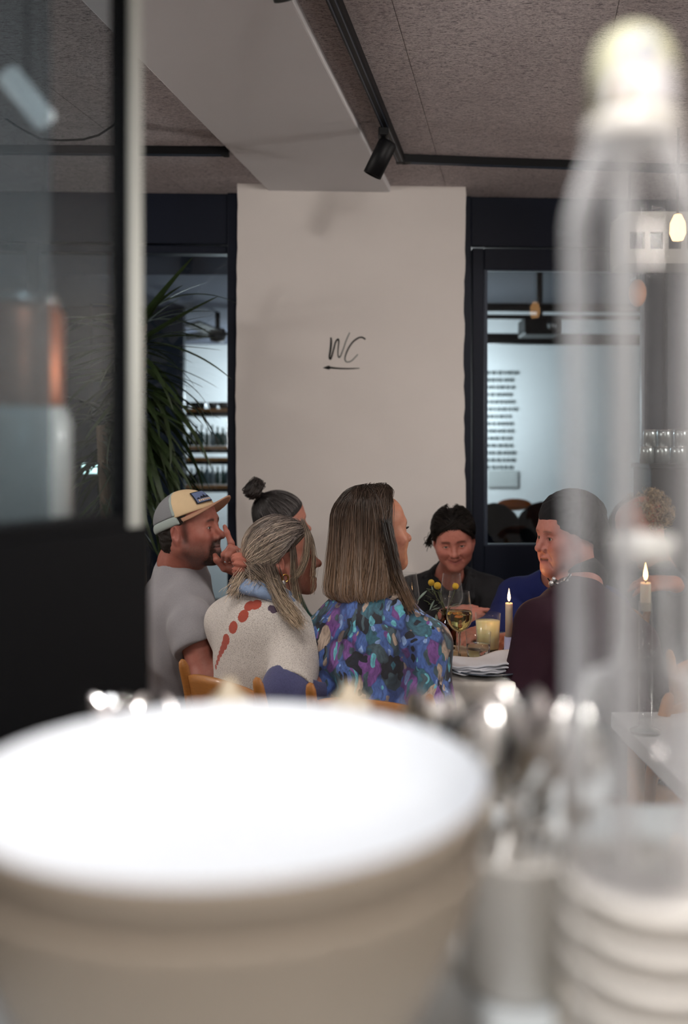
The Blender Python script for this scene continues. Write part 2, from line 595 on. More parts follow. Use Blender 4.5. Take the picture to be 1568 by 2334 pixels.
win = thing('window_1', 'dark blue framed window to the left of the white pier', None)
win['kind'] = 'structure'
zw0 = wz(430, 556, YF)
zs = 0.5
bar(MB(), 518, 575, 0, CEIL, YF - 0.03, YF + 0.1).build('frame_post', M['frame'], win, smooth=False, bevel=0.004)
bar(MB(), -420, 518, zw0, CEIL, YF - 0.01, YF + 0.1).build('head_panel', M['frame'], win, smooth=False, bevel=0.004)
bar(MB(), -420, 518, wz(430, 577, YF), zw0 - 0.006, YF + 0.005, YF + 0.08).build('top_rail', M['frame'], win, smooth=False, bevel=0.004)
bar(MB(), -420, 518, 0, zs, YF - 0.01, YF + 0.1).build('lower_panel', M['frame'], win, smooth=False, bevel=0.004)
bar(MB(), -460, -400, 0, CEIL, YF - 0.03, YF + 0.1).build('frame_post', M['frame'], win, smooth=False, bevel=0.004)
bar(MB(), 60, 88, zs, zw0, YF + 0.0, YF + 0.08).build('mullion', M['frame'], win, smooth=False, bevel=0.004)
bar(MB(), -400, 60, zs, wz(430, 577, YF), YF + 0.035, YF + 0.039).build('pane', M['pane'], win, smooth=False)
bar(MB(), 88, 518, zs, wz(430, 577, YF), YF + 0.035, YF + 0.039).build('pane', M['pane'], win, smooth=False)
mb = MB()
mb.box(-3.4, wx(-455, YF), 0.0, 0.3, 0, CEIL, MW)
struct(mb.build('wall_back_left', M['plaster'], smooth=False))
mb = MB()
mb.box(wx(1635, YF), 3.4, 0.0, 0.3, 0, CEIL, MW)
struct(mb.build('wall_back_right', M['plaster'], smooth=False))

# ------------------------------------------------------------------ the room beyond the glass
struct(MB().box(-5, 5, 9.0, 9.1, 0, 3.0).build('wall_far', M['far_wall'], smooth=False), 'white wall of the room beyond the glass')
struct(MB().box(-5.1, -5, 4.9, 9.0, 0, 3.0).build('wall_far_left', M['far_wall'], smooth=False))
struct(MB().box(5, 5.1, 4.9, 9.0, 0, 3.0).build('wall_far_right', M['far_wall'], smooth=False))
struct(MB().box(-0.05, 0.05, 4.9, 9.0, 0, 2.9).build('wall_far_partition', M['far_wall'], smooth=False))
struct(MB().box(-5, 5, 4.8, 9.0, -0.05, 0.0).build('floor_far', M['floor'], smooth=False))
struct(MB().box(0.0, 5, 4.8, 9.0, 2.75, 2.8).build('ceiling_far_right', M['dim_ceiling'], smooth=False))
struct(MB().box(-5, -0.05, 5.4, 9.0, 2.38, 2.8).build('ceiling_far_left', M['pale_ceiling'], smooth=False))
struct(MB().box(-5, (418 - CX) / F_PX * 6.6, 6.6, 6.7, 0, 2.38).build('wall_far_dark', M['frame'], smooth=False), 'dark blue wall beyond the left window')
# overhead pipes and the projector seen through the door
for (py, d, r) in ((700, 6.6, 0.03), (772, 7.4, 0.045), (722, 7.0, 0.018)):
    a, b = at(1060, py, d), at(1640, py + 4, d)
    tag(MB().tube([a, (a + b) / 2, b], r, 10).build('ceiling_pipe', M['black']), {700: 'upper black pipe under the far ceiling', 772: 'thick lower black pipe beyond the glass door', 722: 'thin middle pipe beyond the glass door'}[py], 'pipe', 'pipes beyond the glass door')
pj = thing('projector', 'black ceiling projector on a pole beyond the glass door', 'projector', at(1230, 770, 6.8))
p0 = pj.location
mb = MB().box(-0.13, 0.13, -0.14, 0.14, 0.01, 0.13)
mb.build('housing', M['black'], pj, smooth=False, bevel=0.015)
mb = MB().tube([(0, 0, 0.13), (0, 0, 2.75 - p0.z - 0.02)], 0.022, 10)
mb.build('pole', M['black'], pj)
MB().lathe([(0, 0), (0.1, 0), (0.09, 0.02), (0, 0.02)], 20, (0, 0, 2.75 - p0.z - 0.02)).build('ceiling_plate', M['black'], pj)
MB().lathe([(0, 0), (0.035, 0), (0.035, 0.04), (0, 0.04)], 16, M=Matrix.Translation((0.05, -0.14, 0.07)) @ Matrix.Rotation(PI / 2, 4, 'X')).build('lens', M['steel'], pj)
# rows of lettering on the far wall
menu = thing('wall_menu', 'rows of small grey lettering on the white wall beyond the door', 'lettering', at(1144, 1060, 8.99))
M['grey_ink'] = pm('grey_ink', (0.16, 0.18, 0.18), 0.8)
mr = random.Random(5)
for r in range(15):
    mb = MB()
    py = 850 + r * 16.5
    x = 1108 + (r % 3) * 2
    while x < 1172 - (r * 7 % 11):
        wd = mr.uniform(4, 12)
        a, b = at(x, py + 4, 8.985), at(x + wd, py - 4, 8.985)
        mb.box(a.x - menu.location.x, b.x - menu.location.x, -0.002, 0.006, a.z - menu.location.z, b.z - menu.location.z)
        x += wd + mr.uniform(2, 4)
    mb.build('text_row', M['grey_ink'], menu, smooth=False)
fm = MB()
a, b = at(1112, 1110, 8.98), at(1180, 1072, 8.98)
fm.box(a.x, b.x, 8.975, 8.998, a.z, b.z)
tag(fm.build('notice_sheet', pm('grey_paper', (0.45, 0.47, 0.46), 0.9), smooth=False), 'pale grey notice sheet below the rows of lettering', 'notice')
# dark padded booth and an orange cushion beyond the door
bt = thing('booth_sofa', 'black padded booth with rounded back beyond the glass door', 'sofa', (1.55, 6.1, 0))
M['dark_leather'] = pm('black_cloth_cover', srgb(12, 12, 15), 0.95, spec=0.1)
mb = MB(); mb.box(-0.75, 0.75, -0.1, 0.6, 0.0, 0.45); mb.build('base', M['dark_leather'], bt, smooth=False, bevel=0.03)
for k in range(5):
    mb = MB().ball((-0.6 + 0.3 * k, -0.02, 0.74 - 0.04 * (k % 3)), 0.19, 10, (1.15, 0.62, 1.7 + 0.25 * (k % 2)))
    mb.build('back_cushion', M['dark_leather'], bt)
tag(MB().ball(at(1172, 1150, 6.45), 0.09, 10, (1.3, 0.5, 0.45)).build('orange_cushion', pm('orange_cloth', srgb(190, 92, 28), 0.8)), 'small orange cushion beyond the glass door', 'cushion')
# bar shelf seen through the left window
sh = thing('bar_shelf', 'wall shelf with wooden boards and black edges beyond the left window', 'shelf', at(470, 1120, 7.6))
s0 = sh.location.copy()
boards = (940, 1024, 1050, 1112)
for py in boards:
    a, b = at(330, py, 7.6), at(700, py, 7.6)
    mb = MB().box(a.x - s0.x, b.x - s0.x, -0.12, 0.2, a.z - s0.z, a.z - s0.z + 0.025); mb.build('board', M['wood_oak'], sh, smooth=False)
    mb = MB().box(a.x - s0.x, b.x - s0.x, -0.125, 0.2, a.z - s0.z - 0.03, a.z - s0.z - 0.0005); mb.build('edge', M['black'], sh, smooth=False)
for px in (332, 696):
    a, b = at(px, 1510, 7.6), at(px, 930, 7.6)
    MB().box(a.x - s0.x - 0.01, a.x - s0.x + 0.01, 0.0, 0.2, -s0.z, b.z - s0.z).build('upright', M['black'], sh, smooth=False)
M['green_glass'] = pm('bottle_glass_green', srgb(60, 86, 80), 0.1, spec=0.8)
M['grey_glass'] = pm('bottle_glass_grey', srgb(120, 140, 150), 0.08, spec=0.9)
M['dark_glass'] = pm('bottle_glass_dark', srgb(26, 34, 40), 0.1, spec=0.8)
br_ = random.Random(12)
words_b = ['pale grey', 'dark', 'greenish']
for bi, py in enumerate((1024, 1112)):
    for k in range(9):
        px = 424 + k * 12
        p = at(px, py, 7.56); p.z += 0.0265
        h = br_.uniform(0.14, 0.2) if bi == 0 else br_.uniform(0.12, 0.17)
        kind = br_.randrange(3)
        r = br_.uniform(0.018, 0.024)
        o = MB().lathe([(0, 0), (r, 0.002), (r, h * 0.6), (r * 0.4, h * 0.75), (r * 0.38, h * 0.97), (r * 0.45, h), (0, h)], 14).build('bottle', [M['grey_glass'], M['dark_glass'], M['green_glass']][kind])
        o.location = p
        nth = ['leftmost', 'second', 'third', 'fourth', 'fifth', 'sixth', 'seventh', 'eighth', 'rightmost'][k]
        tag(o, '%s bottle, %s from the left, on the %s far shelf board' % (words_b[kind], nth, ['middle', 'lowest'][bi]), 'bottle', 'bottles on the far bar shelf')
for k, px in enumerate((420, 452, 486, 512)):
    p = at(px, 940, 7.56); p.z += 0.026
    r = (0.05, 0.07, 0.045, 0.06)[k]
    o = MB().lathe([(0, 0), (r * 0.6, 0.0), (r, 0.05), (r * 0.9, 0.052), (r * 0.5, 0.008), (0, 0.008)], 18).build('bowl', M['dark_glass'])
    o.location = p
    tag(o, ['small dark bowl at the left of the top far shelf', 'widest dark bowl on the top far shelf', 'smallest dark bowl on the top far shelf', 'dark bowl at the right of the top far shelf, nearest the pier'][k], 'bowl', 'bowls on the top far shelf')
fan = thing('ceiling_fan', 'black ceiling fan beyond the left window', 'fan', at(496, 762, 6.9))
f0 = fan.location
MB().lathe([(0, -0.06), (0.05, -0.05), (0.07, 0), (0.05, 0.04), (0, 0.05)], 18).build('motor', M['black'], fan)
MB().tube([(0, 0, 0.04), (0, 0, 2.38 - f0.z)], 0.018).build('rod', M['black'], fan)
for k in range(3):
    R_ = Matrix.Rotation(k * 2 * PI / 3 + 0.35, 4, 'Z') @ Matrix.Rotation(0.2, 4, 'X')
    MB().box(0.06, 0.56, -0.055, 0.055, 0.0, 0.012, R_).build('blade', M['black'], fan, smooth=False)
# lit emergency sign, far left
ex = thing('emergency_light', 'small lit emergency sign glowing beyond the left window', 'sign', at(205, 1068, 6.45))
MB().box(-0.055, 0.055, 0.0, 0.04, -0.035, 0.035).build('housing', M['far_wall'], ex, smooth=False)
MB().box(-0.05, 0.05, -0.006, 0.0, -0.03, 0.03).build('lit_face', pm('lit_sign', (0.8, 1, 0.9), 0.5, emit=((0.75, 1.0, 0.88), 3.0)), ex, smooth=False)
MB().tube([(0, 0.03, 0.03), (0, 0.03, 2.38 - ex.location.z)], 0.006).build('hanger', M['black'], ex)

# ------------------------------------------------------------------ ceiling tracks and spotlights
ZT = CEIL - 0.001
def track(name, label, a, b):
    a, b = Vector((a[0], a[1], ZT)), Vector((b[0], b[1], ZT))
    t = thing(name, label, 'light track', a)
    L = (b - a).length
    R_ = Matrix.Rotation(math.atan2(b.y - a.y, b.x - a.x), 4, 'Z')
    MB().box(0, L, -0.017, 0.017, -0.032, 0, R_).build('rail', M['black'], t, smooth=False, bevel=0.002)
    for s in (-1, 1):
        MB().box(0.02, L - 0.02, s * 0.009 - 0.002, s * 0.009 + 0.002, -0.0335, -0.031, R_).build('slot_edge', M['frame_edge'], t, smooth=False)
    for x in (0, L):
        MB().box(x - 0.012, x + 0.012, -0.018, 0.018, -0.034, 0.0, R_).build('end_cap', M['black'], t, smooth=False)
    return t


tA = Vector((0.232, 3.93)); uu = Vector((math.sin(UA), math.cos(UA)))
tB = tA - uu * 3.4
track('light_track', 'black ceiling light track running along the right edge of the beam', tB, tA)
track('light_track', 'black ceiling light track crossing above the glass door', (0.252, 3.93), (1.9, 4.12))
track('light_track', 'short black ceiling light track left of the beam', (-1.75, 3.80), (-0.47, 3.83))


def spotlight(label, top, aim, rad=0.035, ln=0.135, group='black cylinder spotlights'):
    top = Vector(top)
    t = thing('track_spotlight', label, 'spotlight', top, group=group)
    MB().box(-0.018, 0.018, -0.03, 0.03, -0.028, 0.0).build('adapter', M['black'], t, smooth=False, bevel=0.003)
    MB().tube([(0, 0, -0.025), (0, 0, -0.075)], 0.008).build('stem', M['black'], t)
    d = (Vector(aim) - top).normalized()
    q = d.to_track_quat('Z', 'Y').to_matrix().to_4x4()
    Mx = Matrix.Translation((0, 0, -0.085)) @ q
    MB().lathe([(0, -0.045), (rad * 0.8, -0.045), (rad, -0.035), (rad, ln - 0.045), (rad - 0.004, ln - 0.045), (rad - 0.006, ln - 0.075), (0, ln - 0.075)], 28, M=Mx).build('barrel', M['black'], t)
    MB().lathe([(0, 0), (rad - 0.007, 0), (rad - 0.007, 0.004), (0, 0.004)], 24, M=Mx @ Matrix.Translation((0, 0, ln - 0.074))).build('lens', M['far_wall'], t)
    return t


sp_top = tA - uu * 0.42
spotlight('black cylinder spotlight hanging from the track beside the beam', (sp_top.x - 0.012, sp_top.y, ZT - 0.032), (sp_top.x - 0.35, sp_top.y + 0.1, 1.9))
sp2 = at(287, 282, 3.55)
s2 = spotlight('black spotlight with a trailing cable behind the glass screen', (sp2.x, sp2.y, ZT - 0.01), (sp2.x - 0.05, sp2.y + 0.4, 1.9))
cab = [at(283, 276, 3.5), at(262, 284, 3.5), at(225, 308, 3.5), at(190, 318, 3.5), at(140, 320, 3.5), at(95, 318, 3.5), at(50, 295, 3.5), at(0, 262, 3.5), at(-60, 215, 3.5)]
MB().tube([p - s2.location for p in cab], 0.004, 6).build('cable', M['black'], s2)
for i, (a_, b_, p_) in enumerate(TRACK_LAMPS):
    spotlight(['track spotlight above the left of the bar', 'track spotlight aimed at the white pier', 'track spotlight aimed at the dining table'][i], (a_[0], a_[1] - 0.02, ZT), b_)
for i, g_ in enumerate(FILL_GLOBES):
    t = thing('globe_pendant', ['opal globe pendant left of the bar', 'opal globe pendant right of the bar', 'opal globe pendant behind the bar'][i], 'lamp', g_, group='opal globe pendants')
    MB().ball((0, 0, 0), 0.1, 14).build('globe', pane_mat('opal_glass', (0.97, 0.97, 0.95), 0.02), t)
    MB().tube([(0, 0, 0.1), (0, 0, CEIL - g_[2])], 0.004).build('cord', M['black'], t)
for i, g_ in enumerate(BAR_LAMPS):
    t = thing('bar_lamp', ['black metal work lamp over the plates', 'black metal work lamp over the bottles'][i], 'lamp', g_, group='work lamps above the bar')
    MB().lathe([(0.02, 0.09), (0.035, 0.08), (0.1, 0.0), (0.098, 0.0), (0.033, 0.077), (0.02, 0.085)], 28).build('shade', M['black'], t)
    MB().tube([(0, 0, 0.085), (0, 0, CEIL - g_[2])], 0.004).build('cord', M['black'], t)

# ------------------------------------------------------------------ implicit surfaces: bodies, clothes, heads as one continuous skin
def smin(a, b, k):
    h = np.maximum(k - np.abs(a - b), 0) / k
    return np.minimum(a, b) - h * h * k * 0.25


class Sdf:
    def __init__(self):
        self.p = []

    def cone(self, a, b, r1, r2, k=0.02, op='+'):
        self.p.append(('cone', np.array(a, float), np.array(b, float), r1, r2, k, op)); return self

    def ball(self, c, r, k=0.02, op='+'):
        return self.cone(c, c, r, r, k, op)

    def ell(self, c, rad, R=None, k=0.02, op='+'):
        self.p.append(('ell', np.array(c, float), np.array(rad, float), np.eye(3) if R is None else np.array(R, float), None, k, op)); return self

    def half(self, c, n, k=0.004):
        """cut away the side the normal points to"""
        self.p.append(('half', np.array(c, float), np.array(n, float) / np.linalg.norm(n), 0, 0, k, '-')); return self

    def bbox(self):
        lo, hi = np.full(3, 1e9), np.full(3, -1e9)
        for q in self.p:
            if q[6] != '+': continue
            if q[0] == 'cone':
                r = max(q[3], q[4]) + 0.012
                lo = np.minimum(lo, np.minimum(q[1], q[2]) - r); hi = np.maximum(hi, np.maximum(q[1], q[2]) + r)
            else:
                e = np.sqrt(((q[3] * q[2][None, :]) ** 2).sum(1)) + 0.012
                lo = np.minimum(lo, q[1] - e); hi = np.maximum(hi, q[1] + e)
        return lo, hi

    def mesh(self, h, grow=0.0, wrinkle=None, shell=0.0, lo=None, hi=None):
        l2, h2 = self.bbox()
        lo = (l2 if lo is None else np.array(lo)) - grow - 2 * h
        hi = (h2 if hi is None else np.array(hi)) + grow + 2 * h
        n = np.ceil((hi - lo) / h).astype(int) + 1
        ax = [(lo[i] + h * np.arange(n[i])).astype(np.float32) for i in range(3)]
        F = np.full(tuple(n), 0.2, dtype=np.float32)
        for q in self.p:
            kind, k, op = q[0], q[5], q[6]
            if kind == 'half':
                c, nn = q[1], q[2]
                d = (ax[0][:, None, None] - c[0]) * nn[0] + (ax[1][None, :, None] - c[1]) * nn[1] + (ax[2][None, None, :] - c[2]) * nn[2]
                F = -smin(-F, -d, k)
                continue
            if kind == 'cone':
                r = max(q[3], q[4])
                b0, b1 = np.minimum(q[1], q[2]) - r, np.maximum(q[1], q[2]) + r
            else:
                e = np.sqrt(((q[3] * q[2][None, :]) ** 2).sum(1))
                b0, b1 = q[1] - e, q[1] + e
            m = k + 0.03 + grow
            sl_ = []
            for i in range(3):
                i0 = max(int((b0[i] - m - lo[i]) / h), 0); i1 = min(int((b1[i] + m - lo[i]) / h) + 2, n[i])
                sl_.append(slice(i0, max(i1, i0)))
            if any(s.stop <= s.start for s in sl_): continue
            sl_ = tuple(sl_)
            X = ax[0][sl_[0]][:, None, None]; Y = ax[1][sl_[1]][None, :, None]; Z = ax[2][sl_[2]][None, None, :]
            if kind == 'cone':
                a, b = q[1], q[2]
                ab = b - a
                L2 = float(ab @ ab)
                x, y, z = X - a[0], Y - a[1], Z - a[2]
                if L2 < 1e-12:
                    d = np.sqrt(x * x + y * y + z * z) - q[3]
                else:
                    t = np.clip((x * ab[0] + y * ab[1] + z * ab[2]) / L2, 0, 1)
                    d = np.sqrt((x - t * ab[0]) ** 2 + (y - t * ab[1]) ** 2 + (z - t * ab[2]) ** 2) - (q[3] + (q[4] - q[3]) * t)
            else:
                c, rad, R = q[1], q[2], q[3]
                x, y, z = X - c[0], Y - c[1], Z - c[2]
                u = [(x * R[0, i] + y * R[1, i] + z * R[2, i]) for i in range(3)]
                k0 = np.sqrt(sum((u[i] / rad[i]) ** 2 for i in range(3)))
                k1 = np.sqrt(sum((u[i] / rad[i] ** 2) ** 2 for i in range(3))) + 1e-9
                d = k0 * (k0 - 1) / k1
            d = d.astype(np.float32)
            if op == '+': F[sl_] = smin(F[sl_], d, k)
            else: F[sl_] = -smin(-F[sl_], d, k)
        if grow: F -= grow
        if wrinkle:
            amp, fr, seed = wrinkle
            g = np.random.default_rng(seed)
            X, Y, Z = ax[0][:, None, None], ax[1][None, :, None], ax[2][None, None, :]
            acc = 0
            for i in range(6):
                kx, ky, kz = g.normal(size=3) * fr * (0.6 + 0.5 * i)
                ph = g.uniform(0, 6.28)
                acc = acc + np.sin(kx * X + ky * Y + kz * Z + ph + 1.5 * np.sin(kz * 0.5 * X + kx * 0.4 * Z + ph)) / (1 + 0.5 * i)
            F = F + (amp * acc).astype(np.float32)
        return surf_nets(F, lo, h)


def surf_nets(F, lo, h):
    I = F < 0
    n = F.shape
    c = [slice(0, -1), slice(1, None)]
    cnt = sum(I[c[a], c[b], c[d]].astype(np.int8) for a in (0, 1) for b in (0, 1) for d in (0, 1))
    act = (cnt > 0) & (cnt < 8)
    idx = np.full(act.shape, -1, dtype=np.int32)
    cells = np.argwhere(act)
    idx[act] = np.arange(len(cells))
    acc = np.zeros((len(cells), 3)); num = np.zeros(len(cells))
    i, j, k = cells.T
    cor = [(a, b, d) for a in (0, 1) for b in (0, 1) for d in (0, 1)]
    for p in cor:
        for ax_ in range(3):
            if p[ax_]: continue
            q = list(p); q[ax_] = 1
            f0 = F[i + p[0], j + p[1], k + p[2]]; f1 = F[i + q[0], j + q[1], k + q[2]]
            m = (f0 < 0) != (f1 < 0)
            t = np.where(m, f0 / np.where(m, f0 - f1, 1), 0)
            pos = np.array(p, float)[None, :].repeat(len(cells), 0)
            pos[:, ax_] += t
            acc += pos * m[:, None]; num += m
    V = lo + h * (cells + acc / np.maximum(num, 1)[:, None])
    Fq = []
    for ax_ in range(3):
        o1, o2 = [(1, 2), (2, 0), (0, 1)][ax_]
        s0 = [slice(None)] * 3; s1 = [slice(None)] * 3
        s0[ax_] = slice(0, -1); s1[ax_] = slice(1, None)
        A, B = I[tuple(s0)], I[tuple(s1)]
        e = np.argwhere(A != B)
        ok = (e[:, o1] > 0) & (e[:, o2] > 0) & (e[:, o1] < n[o1] - 1) & (e[:, o2] < n[o2] - 1)
        e = e[ok]
        flip = B[tuple(e.T)]
        def cid(d1, d2):
            g = e.copy(); g[:, o1] -= d1; g[:, o2] -= d2
            return idx[tuple(g.T)]
        q = np.stack([cid(1, 1), cid(0, 1), cid(0, 0), cid(1, 0)], 1)
        q[flip] = q[flip][:, ::-1]
        Fq.append(q)
    return V, np.concatenate(Fq)


def join(parts):
    V, Fq, C, o = [], [], [], 0
    for p in parts:
        V.append(p[0]); Fq.append(np.asarray(p[1]) + o); o += len(p[0])
        C.append(p[2] if len(p) > 2 else np.zeros((len(p[0]), 3)))
    return np.concatenate(V), np.concatenate(Fq), np.concatenate(C)


def strands(paths, rad, cols, n=3):
    """paths (N, M, 3) to thin tapered tubes; rad (M,) or (N, M); cols (N, M, 3)"""
    P = np.asarray(paths, float)
    N, Mm, _ = P.shape
    T = np.gradient(P, axis=1)
    T /= np.linalg.norm(T, axis=2, keepdims=True) + 1e-9
    ref = np.zeros_like(T); ref[..., 1] = 1; ref[..., 0] = 0.3
    A = np.cross(T, ref); A /= np.linalg.norm(A, axis=2, keepdims=True) + 1e-9
    B = np.cross(T, A)
    rad = np.broadcast_to(np.asarray(rad, float), (N, Mm))
    V = np.stack([P + (A * math.cos(2 * PI * k / n) + B * math.sin(2 * PI * k / n)) * rad[..., None] for k in range(n)], 2)
    C = np.repeat(np.asarray(cols)[:, :, None, :], n, 2)
    base = (np.arange(N) * Mm * n)[:, None, None] + (np.arange(Mm - 1) * n)[None, :, None]
    k = np.arange(n)[None, None, :]
    k2 = (k + 1) % n
    Fq = np.stack([base + k, base + k2, base + k2 + n, base + k + n], -1).reshape(-1, 4)
    return V.reshape(-1, 3), Fq, C.reshape(-1, 3)


def rotm(a, pitch=0, roll=0):
    """head or torso frame: local +y looks along heading a (degrees, 0 = right of picture, 90 = away)"""
    return np.array((Matrix.Rotation(math.radians(a - 90), 3, 'Z') @ Matrix.Rotation(math.radians(pitch), 3, 'X') @ Matrix.Rotation(math.radians(roll), 3, 'Y')))


def smooth_step(x, a, b):
    t = np.clip((x - a) / (b - a), 0, 1)
    return t * t * (3 - 2 * t)


# ------------------------------------------------------------------ materials of people
def skin_mat():
    t = NT('skin')
    a = t.n('ShaderNodeAttribute', attribute_name='Col')
    f1 = t.noise(90, 4); f2 = t.noise(900, 2)
    c = t.mix(t.ramp(f1, [(0.35, (0.88, 0.82, 0.82)), (0.7, (1.08, 1.04, 1.03))]), (0, 0, 0, 1), (1, 1, 1, 1))
    c = t.mix(1.0, a.outputs['Color'], t.ramp(f1, [(0.3, (0.90, 0.82, 0.80)), (0.7, (1.0, 1.0, 1.0))]), 'MULTIPLY')
    t.l(c, t.b.inputs['Base Color'])
    t.b.inputs['Roughness'].default_value = 0.48
    t.b.inputs['Specular IOR Level'].default_value = 0.35
    t.b.inputs['Subsurface Weight'].default_value = 0.12
    t.b.inputs['Subsurface Radius'].default_value = (0.010, 0.003, 0.0015)
    t.b.inputs['Subsurface Scale'].default_value = 1.0
    t.bump(f2, 0.12, 0.0006)
    return t.m


M['skin'] = skin_mat()
M['hair'] = pm('hair', (0.1, 0.07, 0.05), 0.30, attr=True, spec=0.5)
M['hair_soft'] = pm('soft_hair', (0.1, 0.07, 0.05), 0.55, attr=True, spec=0.25)
M['eye'] = pm('eye', (0.8, 0.8, 0.8), 0.08, attr=True, coat=0.5)
M['nail'] = pm('finger_nail', srgb(205, 150, 135), 0.3)
M['gold'] = pm('gold', srgb(214, 168, 90), 0.22, 1.0)
M['pearl'] = pm('pearl', srgb(225, 225, 228), 0.12, 0.7)
SKIN = np.array(srgb(176, 120, 103)[:3])


def head_parts(o):
    """o: dict of options; returns the signed shape of head and neck in the head frame (origin between the eyes' line and the ears)"""
    j, nz, lip, age = o.get('jaw', 1.0), o.get('nose', 1.0), o.get('lip', 1.0), o.get('age', 0.0)
    s = Sdf()
    s.ell((0, -0.016, 0.036), (0.0735, 0.092, 0.079), k=0.02)
    s.ell((0, 0.020, -0.030), (0.060 * j, 0.066, 0.075), k=0.045)
    s.ell((0, 0.044, 0.046), (0.052, 0.038, 0.044), k=0.035)
    for x in (-1, 1):
        s.cone((x * 0.054 * j, 0.000, -0.052), (x * 0.016, 0.066, -0.094), 0.021, 0.017, 0.028)
        s.ball((x * 0.043, 0.056, -0.026), 0.024 + 0.004 * o.get('smile', 0), 0.03)
        s.ball((x * (0.040 + 0.004 * age), 0.050, -0.066), 0.016 + 0.006 * age, 0.03)
    s.ball((0, 0.070, -0.094), 0.019, 0.025)                       # chin
    s.cone((-0.034, 0.074, 0.021), (0.034, 0.074, 0.021), 0.011, 0.011, 0.02)     # brow ridge
    for x in (-1, 1):
        s.ball((x * 0.031, 0.098, 0.000), 0.0165, 0.018, '-')      # eye sockets
    s.ell((0, 0.066, -0.062), (0.027, 0.024, 0.026), k=0.02)       # muzzle
    s.cone((0, 0.080, 0.012), (0, 0.084 + 0.018 * nz, -0.026), 0.0065, 0.0085, 0.012)   # bridge
    s.ball((0, 0.092 + 0.012 * nz, -0.030), 0.0108, 0.010)         # tip
    for x in (-1, 1):
        s.ball((x * 0.0135, 0.087 + 0.003 * nz, -0.035), 0.0088, 0.008)
        s.ball((x * 0.0065, 0.098 + 0.006 * nz, -0.0425), 0.0036, 0.004, '-')
    sm = o.get('smile', 0)
    mo = o.get('mouth', 0)
    zc = -0.064
    for x in (-1, 1):
        s.cone((0, 0.0885, zc + 0.0050), (x * (0.021 + 0.005 * sm), 0.079, zc + 0.001 + 0.006 * sm), 0.0056 * lip, 0.003, 0.005)
        s.cone((0, 0.0870, zc - 0.0075 - mo), (x * (0.019 + 0.005 * sm), 0.0785, zc - 0.001 + 0.006 * sm - mo * 0.5), 0.0068 * lip, 0.003, 0.006)
    for x in (-1, 1):                                              # mouth line
        s.cone((0, 0.0965, zc - 0.0008 - mo * 0.5), (x * (0.023 + 0.005 * sm), 0.0845, zc + 0.0005 + 0.006 * sm), 0.0022 + mo * 0.5, 0.0014, 0.003, '-')
    if sm or age:
        for x in (-1, 1):                                          # folds from nose to mouth
            s.cone((x * 0.0195, 0.0915, -0.036), (x * 0.036, 0.0815, zc + 0.002), 0.0022, 0.0026, 0.007, '-')
    if age:
        for x in (-1, 1):
            s.cone((x * 0.028, 0.087, zc - 0.008), (x * 0.033, 0.077, -0.092), 0.002, 0.003, 0.008, '-')
        s.ell((0, 0.036, -0.103), (0.034, 0.04, 0.020), k=0.03)
    for x in (-1, 1):                                              # lids with the opening
        s.ell((x * 0.031, 0.0695, 0.0), (0.0158, 0.0145, 0.0135), k=0.006)
        op = o.get('eye', 1.0)
        s.ell((x * 0.0312, 0.0845, -0.0006), (0.0118, 0.0075, 0.0046 * op), k=0.002, op='-')
        # ears
        if o.get('ears', True):
            Re = np.array(Matrix.Rotation(x * -0.42, 3, 'Z') @ Matrix.Rotation(0.16, 3, 'X'))
            s.ell((x * 0.0765, -0.014, -0.008), (0.0075, 0.0185, 0.0315), Re, k=0.008)
            s.ell((x * 0.0745, -0.004, -0.036), (0.006, 0.009, 0.011), k=0.008)
            s.ell((x * 0.0845, -0.009, -0.007), (0.0055, 0.0095, 0.018), Re, k=0.004, op='-')
            s.cone((x * 0.080, -0.014, 0.012), (x * 0.081, -0.0215, -0.012), 0.003, 0.003, 0.004, '-')
    nb = o['neck']                                                 # neck base in the head frame
    rn = o.get('neck_r', 0.050)
    s.cone((0, -0.024, -0.045), np.array(nb) + np.array((0, 0.0, 0.0)), rn, rn * 1.08, 0.03)
    s.cone((0, 0.018, -0.085), np.array(nb) + np.array((0, 0.018, 0.0)), rn * 0.55, rn * 0.8, 0.03)
    s.cone(np.array(nb), np.array(nb) + np.array((0, -0.01, -0.05)), rn * 1.08, rn * o.get('flare', 1.3), 0.04)
    return s


